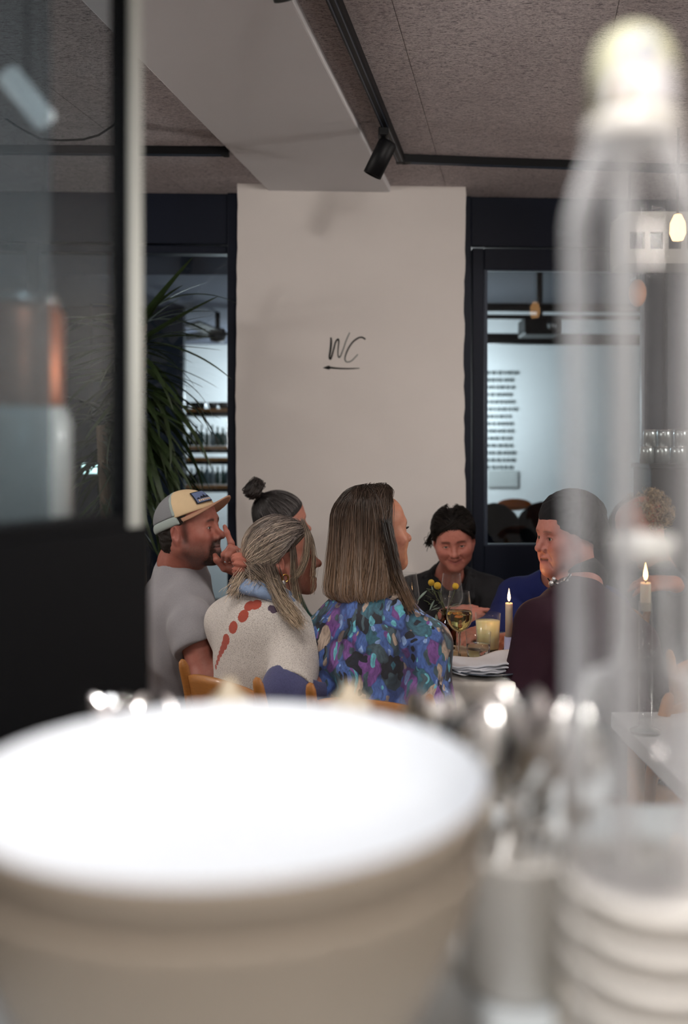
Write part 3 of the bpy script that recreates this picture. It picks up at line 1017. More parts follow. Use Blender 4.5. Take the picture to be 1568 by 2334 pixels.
def head_colours(V, o):
    x, y, z = V.T
    C = np.tile(np.array(o.get('skin', SKIN)), (len(V), 1))
    red = np.array((0.42, 0.13, 0.11)) * o.get('red', 1.0)
    def blend(col, w):
        nonlocal C
        C = C * (1 - w[:, None]) + np.array(col) * w[:, None]
    blend(red, 0.30 * np.exp(-(((np.abs(x) - 0.043) / 0.02) ** 2 + ((z + 0.028) / 0.018) ** 2)) * (y > 0.02))
    blend(red, 0.30 * np.exp(-((x / 0.012) ** 2 + ((z + 0.031) / 0.012) ** 2 + ((y - 0.102) / 0.016) ** 2)))
    blend(red, 0.25 * (np.abs(x) > 0.068) * (np.abs(z + 0.01) < 0.04))
    sm = o.get('smile', 0); mo = o.get('mouth', 0)
    zc = -0.064 + 0.006 * sm * np.clip(np.abs(x) / 0.026, 0, 1)
    w = np.exp(-((z - zc + 0.001 + mo * 0.5) / (0.0085 + mo * 0.5)) ** 4) * smooth_step(-np.abs(x), -0.026 - 0.005 * sm, -0.019) * (y > 0.074)
    blend(o.get('lips', np.array((0.30, 0.085, 0.075))), 0.75 * w)
    blend((0.05, 0.015, 0.012), 0.8 * np.exp(-((z - zc + mo * 0.5) / (0.0017 + mo * 0.6)) ** 2) * (np.abs(x) < 0.024 + 0.004 * sm) * (y > 0.076))
    bw = o.get('brow_w', 0.0038)
    bz = 0.0215 - 0.16 * (np.abs(x) - 0.028) ** 2 / 0.02 + 0.002
    w = np.exp(-((z - bz) / bw) ** 2) * smooth_step(np.abs(x), 0.010, 0.016) * smooth_step(-np.abs(x), -0.052, -0.042) * (y > 0.04)
    blend(o.get('brow', (0.03, 0.018, 0.012)), o.get('brow_a', 0.85) * w)
    # lash line around the eye opening
    e = ((np.abs(x) - 0.0312) / 0.0128) ** 2 + ((z + 0.0006) / (0.0056 * o.get('eye', 1.0))) ** 2
    blend((0.03, 0.015, 0.012), 0.8 * np.exp(-((e - 1.15) / 0.35) ** 2) * (y > 0.07) * np.where(z > 0, 1, 0.5))
    blend(red * 0.8, 0.25 * np.exp(-(((np.abs(x) - 0.031) / 0.016) ** 2 + ((z + 0.012) / 0.006) ** 2)) * (y > 0.05))
    if 'beard' in o:
        g = np.random.default_rng(3).normal(size=len(V)) * 0.10
        bc = np.array(o['beard'])
        jaw = smooth_step(-z, 0.030, 0.058) * smooth_step(y, -0.03, 0.0) * smooth_step(-z, -0.2, -0.15 + 0.0)
        low = smooth_step(-z, 0.02, 0.05) * smooth_step(z, -0.145, -0.105) * smooth_step(y, -0.012, 0.012)
        cheek = low * (1 - 0.75 * np.exp(-(((np.abs(x) - 0.05) / 0.03) ** 2 + ((z + 0.03) / 0.026) ** 2)))
        blend(bc * 1.6 + 0.05, np.clip(0.52 * cheek + g * cheek, 0, 1))
        must = 1.3 * np.exp(-((z + 0.051) / 0.0105) ** 2) * smooth_step(-np.abs(x), -0.040, -0.026) * (y > 0.06)
        gote = 1.2 * smooth_step(-z, 0.066, 0.079) * smooth_step(-np.abs(x), -0.044, -0.028) * smooth_step(y, 0.03, 0.055) * smooth_step(z, -0.128, -0.112)
        side = 1.3 * np.exp(-((np.abs(x) - 0.032) / 0.010) ** 2) * smooth_step(-z, 0.050, 0.060) * (y > 0.05) * smooth_step(z, -0.12, -0.105)
        lipw = np.exp(-((z + 0.066) / 0.010) ** 2) * (np.abs(x) < 0.021) * (y > 0.08)
        blend(bc, np.clip(np.clip(must + gote + side * 0.8, 0, 1) * (0.93 + g) * (1 - 0.85 * lipw), 0, 1))
        sb = np.exp(-((y - 0.016) / 0.012) ** 2) * smooth_step(z, -0.05, -0.03) * smooth_step(-z, -0.06, -0.04) * (np.abs(x) > 0.05)
        blend(bc * 1.3, 0.75 * np.clip(sb, 0, 1))
    return C


def eye_mesh(iris):
    V, Fq, C = [], [], []
    n, m = 20, 24
    for i in range(n + 1):
        th = PI * i / n
        for k in range(m):
            ph = 2 * PI * k / m
            V.append((math.sin(th) * math.cos(ph), math.cos(th), math.sin(th) * math.sin(ph)))
            dg = math.degrees(th)
            C.append((0.004, 0.004, 0.004) if dg < 11 else (iris if dg < 27 else ((0.02, 0.02, 0.02) if dg < 31 else (0.62, 0.57, 0.54))))
    for i in range(n):
        for k in range(m):
            a, b = i * m + k, i * m + (k + 1) % m
            Fq.append((a, b, b + m, a + m))
    return np.array(V), np.array(Fq), np.array(C)


SCALP_C = np.array((0, -0.016, 0.036))


def scalp(d, extra=0.004):
    """points on the scalp along unit directions d (..., 3)"""
    r = np.array((0.0745, 0.0965, 0.0815)) + np.asarray(extra)[..., None] if np.ndim(extra) else np.array((0.0745, 0.0965, 0.0815)) + extra
    q = 1 / np.sqrt(((d / r) ** 2).sum(-1, keepdims=True))
    return SCALP_C + d * q


def unit(v):
    v = np.asarray(v, float)
    return v / (np.linalg.norm(v, axis=-1, keepdims=True) + 1e-12)


def bundle(path, n, spread, m=14, seed=0, curl=0.0, wave=0.0):
    """n strands following one path of points with a spread (start, end) round it"""
    g = np.random.default_rng(seed)
    P = np.array([tuple(p) for p in path], float)
    tt = np.linspace(0, 1, len(P))
    t = np.linspace(0, 1, m)
    base = np.stack([np.interp(t, tt, P[:, i]) for i in range(3)], 1)
    for _ in range(2):
        base[1:-1] = (base[:-2] + base[1:-1] * 2 + base[2:]) / 4
    off = g.normal(size=(n, 1, 3)) * (spread[0] + (spread[1] - spread[0]) * t)[None, :, None]
    out = base[None] + off
    L = 1 - 0.34 * g.uniform(0, 1, n) ** 2
    for i in range(n):
        ti = t * L[i]
        out[i] = np.stack([np.interp(ti, t, out[i][:, k]) for k in range(3)], 1)
    if wave:
        ph = g.uniform(0, 6.28, (n, 1, 3))
        out += wave * np.sin(t[None, :, None] * 9 + ph) * t[None, :, None]
    return out

# ------------------------------------------------------------------ building a seated person
def hand_prims(s, wrist, fdir, back, side, curl=(0.35, 0.4, 0.45, 0.5), sc=1.0, spread=0.06, thumb=(0.75, 0.6, -0.25), tips=None):
    f = unit(fdir); b = np.array(back, float); b = unit(b - f * (b @ f)); t = np.cross(f, b) * side
    wv = np.array(wrist, float)
    xs = (0.027, 0.009, -0.009, -0.026)
    ln = (0.95, 1.06, 1.0, 0.80)
    for q in range(4):
        kn = wv + f * (0.086 - 0.006 * abs(q - 1)) * sc + t * xs[q] * sc
        s.cone(wv + t * xs[q] * 0.55 * sc + f * 0.012, kn, 0.0165 * sc, 0.0112 * sc, 0.016)
        d = unit(f + t * (1.5 - q) * spread)
        ang = 0.0
        p = kn
        for L, r1, r2, kk in ((0.041, 0.0098, 0.0088, 0.8), (0.026, 0.0088, 0.0078, 1.2), (0.021, 0.0078, 0.0062, 0.9)):
            ang += curl[q] * kk
            dd = d * math.cos(ang) - b * math.sin(ang)
            e = p + dd * L * ln[q] * sc
            s.cone(p, e, r1 * sc, r2 * sc, 0.006)
            if tips is not None and kk == 0.9: tips.append((e, dd, b * math.cos(ang) + d * math.sin(ang)))
            p = e
    p = wv + f * 0.024 * sc + t * 0.020 * sc
    d = unit(f * thumb[0] + t * thumb[1] + b * thumb[2])
    s.cone(wv + f * 0.01, p + d * 0.02 * sc, 0.016 * sc, 0.014 * sc, 0.014)
    for L, r1, r2, bend in ((0.042, 0.0135, 0.0108, 0.0), (0.03, 0.0108, 0.0095, 0.35), (0.024, 0.0095, 0.0072, 0.35)):
        d = unit(d - t * bend * 0.5 + f * bend * 0.5)
        e = p + d * L * sc
        s.cone(p, e, r1 * sc, r2 * sc, 0.008)
        p = e
    return s


def disc_cut(s, p, d, r):
    """open a sleeve end: cut the rounded end square"""
    d = unit(d)
    q = Vector(d).to_track_quat('Z', 'Y').to_matrix()
    s.ell(np.array(p) + d * r * 0.98, (r * 1.7, r * 1.7, r), np.array(q), 0.004, '-')


class Person:
    pass


def make_person(label, sp, group='diners seated round the table'):
    A = lambda v: np.array(tuple(v), float)
    N, H = A(sp['neck']), A(sp['pelvis'])
    O = A(sp['head'])
    hs = sp.get('hs', 1.0)
    R = rotm(*sp['face'])
    wd = sp.get('w', 1.0)
    up = unit(N - H)
    tr = math.radians(sp['torso'])
    right = np.array((math.sin(tr), -math.cos(tr), 0.0)); right = unit(right - up * (right @ up))
    fwd = np.cross(up, right)
    TR = np.stack([right, fwd, up], 1)
    hb = sp.get('half', 0.175)
    SR = N + right * hb - up * sp.get('drop_r', 0.115) ; SL = N - right * hb - up * sp.get('drop_l', 0.115)
    SR = SR + A(sp.get('sr_off', (0, 0, 0))); SL = SL + A(sp.get('sl_off', (0, 0, 0)))
    root = thing('person', label, 'person', (H[0], H[1], 0), group=group)
    r0 = np.array((H[0], H[1], 0))
    pr_ = Person(); pr_.root, pr_.R, pr_.O, pr_.hs, pr_.r0, pr_.N, pr_.TR, pr_.SL, pr_.SR = root, R, O, hs, r0, N, TR, SL, SR
    arms = {1: (SR, A(sp['er']), A(sp['wr'])), -1: (SL, A(sp['el']), A(sp['wl']))}

    def torso(s, g):
        s.ell(N + (H - N) * 0.36, (0.156 * wd + g, 0.104 * wd + g, 0.145 + g), TR, 0.05)
        s.ell(N + (H - N) * 0.24 - fwd * 0.014, (0.140 * wd + g, 0.086 * wd + g, 0.088 + g), TR, 0.05)
        s.ell(N + (H - N) * 0.62 + fwd * sp.get('belly', 0.01), (0.140 * wd + g, 0.108 * wd + g, 0.17 + g), TR, 0.06)
        s.ell(H + up * 0.02, (0.165 * wd + g, 0.125 * wd + g, 0.12 + g), TR, 0.06)
        if sp.get('bust', 0):
            for x in (-1, 1): s.ell(N + (H - N) * 0.36 + fwd * 0.075 * wd + right * x * 0.07, (0.062 + g, 0.055 + g, 0.06 + g), TR, 0.05)
        for Sx in (SR, SL):
            s.cone(N - up * 0.075, Sx - up * 0.005, 0.062 + g, 0.052 + g, 0.05)
            s.cone(N + up * sp.get('trap', 0.006), N + (Sx - N) * 0.72 + up * 0.002, 0.040 + g, 0.038 + g, 0.045)

    # --- skin
    parts = []
    o = dict(sp.get('opt', {}))
    o['neck'] = (R.T @ (N - O)) / hs
    V, Fq = head_parts(o).mesh(sp.get('hh', 0.0024))
    C = head_colours(V, o)
    parts.append((O + (V * hs) @ R.T, Fq, C))
    sk = np.array(o.get('skin', SKIN))
    pr_.nails = []
    for sd in (1, -1):
        Sx, E, W = arms[sd]
        s = Sdf()
        s.cone(Sx, E, 0.050 * sp.get('arm', 1), 0.040 * sp.get('arm', 1), 0.03)
        s.cone(E, E + (W - E) * 0.35, 0.041 * sp.get('arm', 1), 0.040 * sp.get('arm', 1), 0.03)
        s.cone(E + (W - E) * 0.35, W, 0.040 * sp.get('arm', 1), 0.0265, 0.03)
        hd = sp.get('hand_r' if sd == 1 else 'hand_l', {})
        if 'poly' in hd:
            for pts, rr in hd['poly']:
                pts = [A(p) for p in pts]
                for a, b, i in zip(pts[:-1], pts[1:], range(9)):
                    s.cone(a, b, rr[i], rr[i + 1], 0.007)
        else:
            hand_prims(s, W, hd.get('dir', W - E), hd.get('back', (0, 0, 1)), sd * hd.get('side', -1), hd.get('curl', (0.35, 0.4, 0.45, 0.5)), hd.get('sc', 1.0))
        V, Fq = s.mesh(sp.get('ah', 0.0045))
        C = np.tile(sk, (len(V), 1))
        C *= (1 + 0.05 * np.sin(V[:, :1] * 90) * np.sin(V[:, 2:] * 70))
        if 'arm_col' in sp: C = np.tile(np.array(sp['arm_col']), (len(V), 1))
        parts.append((V, Fq, C))
    s = Sdf(); torso(s, -0.012)
    legs = []
    for x in (-1, 1):
        hip = H + right * x * 0.085
        f2 = unit(np.array((fwd[0], fwd[1], 0)))
        knee = hip + f2 * 0.40 + right * x * 0.03; knee[2] = 0.535
        ank = knee + f2 * sp.get('foot', -0.04); ank[2] = 0.085
        legs.append((hip, knee, ank, f2))
        s.cone(hip, knee, 0.070, 0.050, 0.04); s.cone(knee, ank, 0.050, 0.034, 0.03); s.cone(ank - np.array((0, 0, 0.03)), ank + f2 * 0.12 - np.array((0, 0, 0.045)), 0.032, 0.028, 0.03)
    V, Fq = s.mesh(0.013)
    parts.append((V, Fq, np.tile(sk, (len(V), 1))))
    V, Fq, C = join(parts)
    pr_.body = np_mesh('body', V - r0, Fq, M['skin'], root, C)
    # --- eyes
    EV, EF, EC = eye_mesh(o.get('iris', (0.06, 0.05, 0.04)))
    gz = rotm(90 + o.get('gaze', (0, 0))[0], o.get('gaze', (0, 0))[1])
    for x in (-1, 1):
        v = np.array((x * 0.031, 0.0695, 0.0)) + 0.0135 * EV @ gz.T
        np_mesh('eye', O + (v * hs) @ R.T - r0, EF, M['eye'], root, EC)
    # --- top
    if sp.get('shirt'):
        s = Sdf(); torso(s, 0.006)
        for sd in (1, -1):
            Sx, E, W = arms[sd]
            sl_ = sp.get('sleeve', 'long')
            lo_ = sp.get('loose', 0.012)
            if sl_ == 'short':
                fr_ = sp.get('sleeve_f', 0.55)
                e = Sx + (E - Sx) * fr_
                s.cone(Sx, e, 0.058 + lo_ * 0.5, 0.058 + lo_, 0.035)
                disc_cut(s, e, E - Sx, 0.058 + lo_)
            else:
                e = E + (W - E) * sp.get('sleeve_f', 0.9)
                s.cone(Sx, E, 0.056 + lo_, 0.046 + lo_, 0.035)
                s.cone(E, e, 0.046 + lo_, 0.034 + lo_ * 0.6, 0.03)
                disc_cut(s, e, W - E, 0.034 + lo_ * 0.6)
        nr = sp.get('neck_open', 0.058)
        hn = unit(O + R @ np.array((0, -0.03, -0.05)) - N)
        if 'yoke' in sp: s.cone(N - up * 0.03, N + hn * sp['yoke'], 0.090, 0.066, 0.04)
        s.cone(N + fwd * 0.006 + hn * sp.get('cut_up', 0.0), N + hn * 0.2, nr, nr, 0.012, '-')
        if sp.get('vneck'):
            s.cone(N + fwd * 0.07 + up * 0.03, N - up * sp['vneck'] + fwd * 0.13, 0.040, 0.012, 0.01, '-')
        V, Fq = s.mesh(sp.get('sh', 0.0055), wrinkle=(sp.get('wr_amp', 0.0022), sp.get('wr_fr', 22), sp.get('seed', 1)))
        pr_.shirt = np_mesh(sp.get('shirt_name', 'shirt'), V - r0, Fq, sp['shirt'], root)
    # --- trousers and shoes
    s = Sdf()
    s.ell(H + np.array((0, 0, -0.012)), (0.172 * wd, 0.135 * wd, 0.105), TR, 0.05)
    for hip, knee, ank, f2 in legs:
        s.cone(hip, knee, 0.084, 0.062, 0.05); s.cone(knee, ank, 0.062, 0.046, 0.03)
    V, Fq = s.mesh(0.012, wrinkle=(0.002, 20, 4))
    np_mesh('trousers', V - r0, Fq, sp.get('trousers', M['denim']), root)
    for hip, knee, ank, f2 in legs:
        s = Sdf(); s.cone(ank - np.array((0, 0, 0.035)), ank + f2 * 0.14 - np.array((0, 0, 0.045)), 0.044, 0.036, 0.03)
        s.half(ank - np.array((0, 0, ank[2] - 0.002)), (0, 0, -1))
        V, Fq = s.mesh(0.009)
        np_mesh('shoe', V - r0, Fq, M['black'], root)
    pr_.arms = arms; pr_.right, pr_.fwd, pr_.up = right, fwd, up
    return pr_


def put(p, name, V, Fq, m, C=None, local=True):
    """hang a mesh given in the head frame (or the room) on a person"""
    V = np.asarray(V, float)
    if local: V = p.O + (V * p.hs) @ p.R.T
    return np_mesh(name, V - p.r0, Fq, m, p.root, C)


def hair_cap(grow, cut_c=(0, 0.076, 0.064), cut_n=(0, 0.66, -0.75), nape=True):
    s = Sdf()
    s.ell((0, -0.016, 0.036), (0.0735 + grow, 0.092 + grow, 0.079 + grow), k=0.02)
    s.ell((0, 0.044, 0.046), (0.052 + grow, 0.038 + grow, 0.044 + grow), k=0.035)
    if nape: s.ell((0, -0.040, -0.030), (0.058 + grow, 0.058 + grow, 0.055), k=0.03)
    s.half(cut_c, cut_n, 0.008)
    return s


def dirs(beta, el):
    b, e = np.radians(beta), np.radians(el)
    return np.stack([np.sin(b) * np.cos(e), np.cos(b) * np.cos(e), np.sin(e)], -1)


def swept(n, tie, seed, droop=0.3, side=0.25, m=16, puff=(0.004, 0.010), t_max=0.6, line=None, jit=3):
    """strands combed from the hairline over the scalp to a tie"""
    g = np.random.default_rng(seed)
    beta = g.uniform(-118, 118, n)
    hx = [0, 40, 62, 80, 95, 118]
    hy = line or [22, 20, 10, -8, -22, -36]
    el = np.interp(np.abs(beta), hx, hy) + g.normal(size=n) * 2
    a = dirs(beta, el)
    tie_d = unit(np.array(tie) - SCALP_C)
    up_ = g.uniform(size=n) < 0.5                        # half of them rise from the whole top and sides of the head
    a2 = dirs(g.uniform(-150, 150, n), np.degrees(np.arcsin(g.uniform(-0.1, 1.0, n))))
    floor_ = np.interp(np.abs(np.degrees(np.arctan2(a2[:, 0], a2[:, 1]))), hx, hy)
    ok_ = np.degrees(np.arcsin(np.clip(a2[:, 2], -1, 1))) > floor_ + 2
    use2 = up_ & ok_
    a = np.where(use2[:, None], a2, a)
    t0 = np.where(use2 | (g.uniform(size=n) < 0.6), 0, g.uniform(0, t_max, n))
    t = t0[:, None] + (1 - t0[:, None]) * np.linspace(0, 1, m)[None]
    sg = np.sign(a[:, 0])[:, None]
    D = a[:, None, :] * (1 - t)[..., None] + tie_d * t[..., None]
    full = np.where(use2, 0.35, 1.0)[:, None]
    D[..., 2] += (-droop * np.sin(PI * t) * np.clip(np.abs(a[:, :1]) + 0.15, 0, 1) + 0.42 * np.sin(PI * t) * np.clip(a[:, 1:2], 0, 1) ** 2) * full
    D[..., 0] += sg * side * np.sin(PI * t) * full
    D = unit(D)
    P = scalp(D, g.uniform(puff[0], puff[1], n)[:, None] * np.ones((1, m)))
    P += g.normal(size=(n, 1, 3)) * 0.0012
    k = smooth_step(t, 0.82, 1.0)[..., None]
    P = P * (1 - k) + (np.array(tie) + g.normal(size=(n, 1, 3)) * 0.006) * k
    return P, t


def hair_colours(n, m, stops, seed, var=0.25, t=None):
    g = np.random.default_rng(seed)
    t = np.linspace(0, 1, m)[None].repeat(n, 0) if t is None else t
    tt = [s_[0] for s_ in stops]
    C = np.stack([np.interp(t, tt, [s_[1][i] for s_ in stops]) for i in range(3)], -1)
    return C * (1 + g.normal(size=(n, 1, 1)) * var).clip(0.35, 2.0)


# ------------------------------------------------------------------ cloth materials
M['denim'] = pm('dark_denim', srgb(30, 34, 46), 0.85, var=(120, 0.2))
M['tee'] = pm('grey_marl', srgb(150, 148, 152), 0.9, var=(260, 0.16), bump=(420, 0.25, 0.001), sheen=0.2)
M['green_knit'] = pm('dark_green_knit', srgb(12, 62, 52), 0.9, bump=(200, 0.3))
M['black_cloth'] = pm('black_cloth', srgb(17, 17, 22), 0.8, bump=(60, 0.15))
M['blue_knit'] = pm('royal_blue_knit', srgb(18, 30, 88), 0.9, bump=(220, 0.3))
M['wine_knit'] = pm('burgundy_knit', srgb(50, 23, 38), 0.9, var=(30, 0.12), bump=(260, 0.3))
M['band'] = pm('black_headwrap', srgb(13, 13, 17), 0.85, bump=(90, 0.3))
M['grey_shirt'] = pm('grey_blue_shirt', srgb(70, 80, 88), 0.85)


def floral_mat():
    t = NT('floral_print')
    co = t.coords()
    w1 = t.n('ShaderNodeTexNoise'); w1.inputs['Scale'].default_value = 9; w1.inputs['Detail'].default_value = 3
    t.l(co, w1.inputs['Vector'])
    add = t.n('ShaderNodeVectorMath', operation='MULTIPLY_ADD')
    t.l(w1.outputs['Color'], add.inputs[0]); add.inputs[1].default_value = (0.10, 0.10, 0.09); t.l(co, add.inputs[2])
    def cells(sc, loc, rot=(0, 0.35, 0)):
        mp = t.n('ShaderNodeMapping'); mp.inputs['Scale'].default_value = sc; mp.inputs['Location'].default_value = loc; mp.inputs['Rotation'].default_value = rot
        t.l(add.outputs[0], mp.inputs['Vector'])
        vo = t.n('ShaderNodeTexVoronoi'); vo.inputs['Scale'].default_value = 1.0; vo.inputs['Randomness'].default_value = 1.0
        t.l(mp.outputs[0], vo.inputs['Vector'])
        sep = t.n('ShaderNodeSeparateColor'); t.l(vo.outputs['Color'], sep.inputs[0])
        return vo.outputs['Distance'], sep.outputs[0], sep.outputs[1]
    navy, blue, sky = srgb(22, 27, 44), srgb(74, 106, 174), srgb(146, 178, 228)
    teal, aqua, purple, tan, slate = srgb(52, 102, 120), srgb(108, 192, 208), srgb(124, 78, 150), srgb(182, 162, 146), srgb(72, 94, 104)
    d1, a1, b1 = cells((25, 25, 15), (0.3, 0.1, 0))
    base = t.ramp(a1, [(0.0, navy), (0.16, blue), (0.36, slate), (0.46, teal), (0.62, purple), (0.72, tan), (0.82, navy), (0.9, blue)], 'CONSTANT')
    d2, a2, b2 = cells((62, 62, 17), (5, 2, 1), (0, -0.5, 0))
    str_ = t.ramp(a2, [(0.0, sky), (0.14, aqua), (0.30, tan), (0.46, navy), (0.62, teal), (0.74, purple), (0.84, slate)], 'CONSTANT')
    msk = t.math('MULTIPLY', t.math('LESS_THAN', d2, 0.46), t.math('GREATER_THAN', b2, 0.36))
    c = t.mix(msk, base, str_)
    mp = t.n('ShaderNodeMapping'); mp.inputs['Scale'].default_value = (70, 70, 14); mp.inputs['Rotation'].default_value = (0, 0.3, 0); t.l(add.outputs[0], mp.inputs['Vector'])
    st = t.noise(2.0, 4, mp.outputs[0])
    c = t.mix(1.0, c, t.ramp(st, [(0.28, (0.42, 0.42, 0.46)), (0.55, (1, 1, 1)), (0.8, (1.35, 1.35, 1.4))]), 'MULTIPLY')
    edge = t.ramp(d1, [(0.0, (1, 1, 1)), (0.52, (1, 1, 1)), (0.66, (0.35, 0.35, 0.42))])
    c = t.mix(1.0, c, edge, 'MULTIPLY')
    t.l(c, t.b.inputs['Base Color'])
    t.b.inputs['Roughness'].default_value = 0.62
    t.b.inputs['Sheen Weight'].default_value = 0.15
    t.bump(t.noise(300, 2), 0.1, 0.001)
    return t.m


def knit_mat(dots, tri):
    """cream marl jumper with a chain of rust dots down the back seam"""
    t = NT('cream_marl_knit')
    co = t.coords()
    n1 = t.noise(480, 2); n2 = t.noise(120, 3)
    c = t.ramp(n1, [(0.30, srgb(112, 104, 100)), (0.45, srgb(208, 201, 194)), (0.7, srgb(232, 227, 221))])
    c = t.mix(t.math('MULTIPLY', n2, 0.3), c, srgb(196, 184, 176))
    def dist(p):
        v = t.n('ShaderNodeVectorMath', operation='DISTANCE'); t.l(co, v.inputs[0]); v.inputs[1].default_value = p
        return v.outputs['Value']
    fuzz = t.math('MULTIPLY', t.math('SUBTRACT', n1, 0.5), 0.006)
    for p, r in dots:
        m_ = t.math('LESS_THAN', t.math('ADD', dist(p), fuzz), r)
        c = t.mix(m_, c, t.mix(n1, srgb(150, 58, 44), srgb(188, 84, 64)))
    for p, r in tri:
        m_ = t.math('LESS_THAN', t.math('ADD', dist(p), fuzz), r)
        c = t.mix(m_, c, srgb(84, 68, 86))
    t.l(c, t.b.inputs['Base Color'])
    t.b.inputs['Roughness'].default_value = 0.95
    t.b.inputs['Sheen Weight'].default_value = 0.25
    t.bump(n1, 0.5, 0.002)
    return t.m


M['floral'] = floral_mat()

# ------------------------------------------------------------------ the people
# 1 man in a cap
man = make_person('bearded man in grey t-shirt and beige cap resting his chin on his hand', dict(
    head=at(433, 1208, 3.15), face=(-16, 8, 0), hs=1.04, neck=at(410, 1284, 3.20), pelvis=at(402, 1640, 3.24), torso=22, w=1.14, half=0.19, belly=0.03,
    er=at(474, 1556, 2.95), wr=at(600, 1500, 2.98), el=at(590, 1482, 3.36), wl=at(556, 1308, 3.17), arm=1.12, drop_r=0.155, drop_l=0.145,
    hand_l=dict(poly=[
        ([at(556, 1308, 3.17), at(536, 1276, 3.12)], [0.027, 0.020]), ([at(556, 1308, 3.17), at(520, 1292, 3.11)], [0.025, 0.017]), ([at(556, 1308, 3.17), at(551, 1272, 3.14)], [0.026, 0.018]),
        ([at(537, 1270, 3.10), at(527, 1238, 3.08), at(517, 1214, 3.085), at(512, 1200, 3.09)], [0.0115, 0.0098, 0.0085, 0.007]),
        ([at(544, 1270, 3.09), at(525, 1248, 3.05), at(510, 1264, 3.05), at(508, 1276, 3.07)], [0.0115, 0.0102, 0.009, 0.0075]),
        ([at(550, 1270, 3.10), at(536, 1252, 3.05), at(521, 1266, 3.04), at(518, 1278, 3.06)], [0.011, 0.0098, 0.0088, 0.0072]),
        ([at(556, 1275, 3.11), at(548, 1258, 3.06), at(534, 1270, 3.05), at(530, 1280, 3.07)], [0.0105, 0.0092, 0.008, 0.007]),
        ([at(540, 1302, 3.13), at(512, 1294, 3.09), at(494, 1276, 3.08), at(490, 1266, 3.09)], [0.0175, 0.013, 0.0105, 0.0085])]),
    shirt=M['tee'], shirt_name='t_shirt', trap=0.030, cut_up=0.03, yoke=0.030, sleeve='short', sleeve_f=0.34, loose=0.016, wr_amp=0.0046, wr_fr=18, neck_open=0.0585, seed=5, hh=0.0022, ah=0.0035,
    opt=dict(flare=0.95, jaw=1.08, nose=1.12, beard=(0.016, 0.011, 0.009), brow=(0.012, 0.008, 0.006), brow_w=0.0046, eye=0.72, skin=np.array(srgb(164, 104, 90)[:3]), neck_r=0.058, iris=(0.05, 0.045, 0.04))))
V, Fq = hair_cap(0.004, (0, 0.012, 0.02), (0, 0.86, -0.50)).mesh(0.003, wrinkle=(0.0009, 160, 3))
put(man, 'hair', V, Fq, M['hair_soft'], np.tile((0.02, 0.016, 0.014), (len(V), 1)))
# cap: crown front, mesh back, brim, patch
M['cap_front'] = pm('beige_canvas', srgb(214, 188, 150), 0.85, var=(25, 0.1), bump=(300, 0.2))
M['cap_brim'] = pm('brown_suede', srgb(166, 126, 102), 0.85, bump=(200, 0.2))
M['cap_mesh'] = pm('grey_cap_mesh', srgb(134, 136, 140), 0.9, bump=(420, 0.8, 0.003))
M['cap_band'] = pm('grey_cap_edge', srgb(160, 172, 168), 0.9, bump=(300, 0.2))
M['patch'] = pm('blue_patch', srgb(98, 112, 146), 0.8)
M['patch_dark'] = pm('navy_thread', srgb(18, 20, 32), 0.8)
RC = np.array(Matrix.Rotation(math.radians(13), 3, 'X'))
cap_c = np.array((0, -0.012, 0.036))
crown = (0.083, 0.106, 0.092)


def cap_v(V): return cap_c + np.asarray(V) @ RC.T


s = Sdf(); s.ell((0, 0, 0), crown); s.half((0, 0, 0.006), (0, 0, -1)); s.half((0, 0.006, 0), (0, -1, -0.12), 0.002)
V, Fq = s.mesh(0.003); put(man, 'cap_front_panel', cap_v(V), Fq, M['cap_front'])
s = Sdf(); s.ell((0, 0, 0), (0.0825, 0.105, 0.091)); s.half((0, 0, 0.012), (0, 0, -1)); s.half((0, 0.006, 0), (0, 1, 0.12), 0.002)
V, Fq = s.mesh(0.003); put(man, 'cap_mesh_back', cap_v(V), Fq, M['cap_mesh'])
s = Sdf(); s.ell((0, -0.002, -0.004), (0.0845, 0.107, 0.05)); s.half((0, 0, 0.014), (0, 0, 1)); s.half((0, 0, -0.016), (0, 0, -1)); s.half((0, 0.012, 0), (0, 1, 0.12), 0.002)
s.ell((0, -0.115, -0.016), (0.028, 0.03, 0.02), k=0.004, op='-')
V, Fq = s.mesh(0.003); put(man, 'cap_edge_band', cap_v(V), Fq, M['cap_band'])
s = Sdf(); s.ell((0, 0.004, 0), (0.0845, 0.1065, 0.0925)); s.half((0, 0.012, 0), (0, 1, 0.12), 0.001); s.half((0, 0.002, 0), (0, -1, -0.12), 0.001); s.half((0, 0, 0.012), (0, 0, -1))
V, Fq = s.mesh(0.0028); put(man, 'cap_seam', cap_v(V), Fq, M['cap_band'])
bV, bF = [], []
nu, nv = 28, 10
for lay in (0.0, 0.0045):
    for i in range(nu + 1):
        u = -1 + 2 * i / nu
        th = u * 1.28
        for j in range(nv + 1):
            v = j / nv
            rx, ry = 0.0815, 0.101
            L = 0.072 * math.cos(u * PI / 2 * 0.97) ** 0.75
            x = math.sin(th) * (rx + 0.008 * v * math.cos(th)); y = math.cos(th) * ry + L * v
            z = 0.009 - 0.030 * (abs(x) / 0.08) ** 2.0 * (0.35 + 0.65 * v) + 0.010 * v - lay
            bV.append((x, y - 0.006, z))
off = (nu + 1) * (nv + 1)
for i in range(nu):
    for j in range(nv):
        a = i * (nv + 1) + j; b = a + nv + 1
        bF += [(a, b, b + 1, a + 1), (off + a, off + a + 1, off + b + 1, off + b)]
for i in range(nu):
    a = i * (nv + 1) + nv; b = a + nv + 1
    bF.append((a, b, off + b, off + a))
put(man, 'cap_brim', cap_v(bV), np.array(bF), M['cap_brim'])


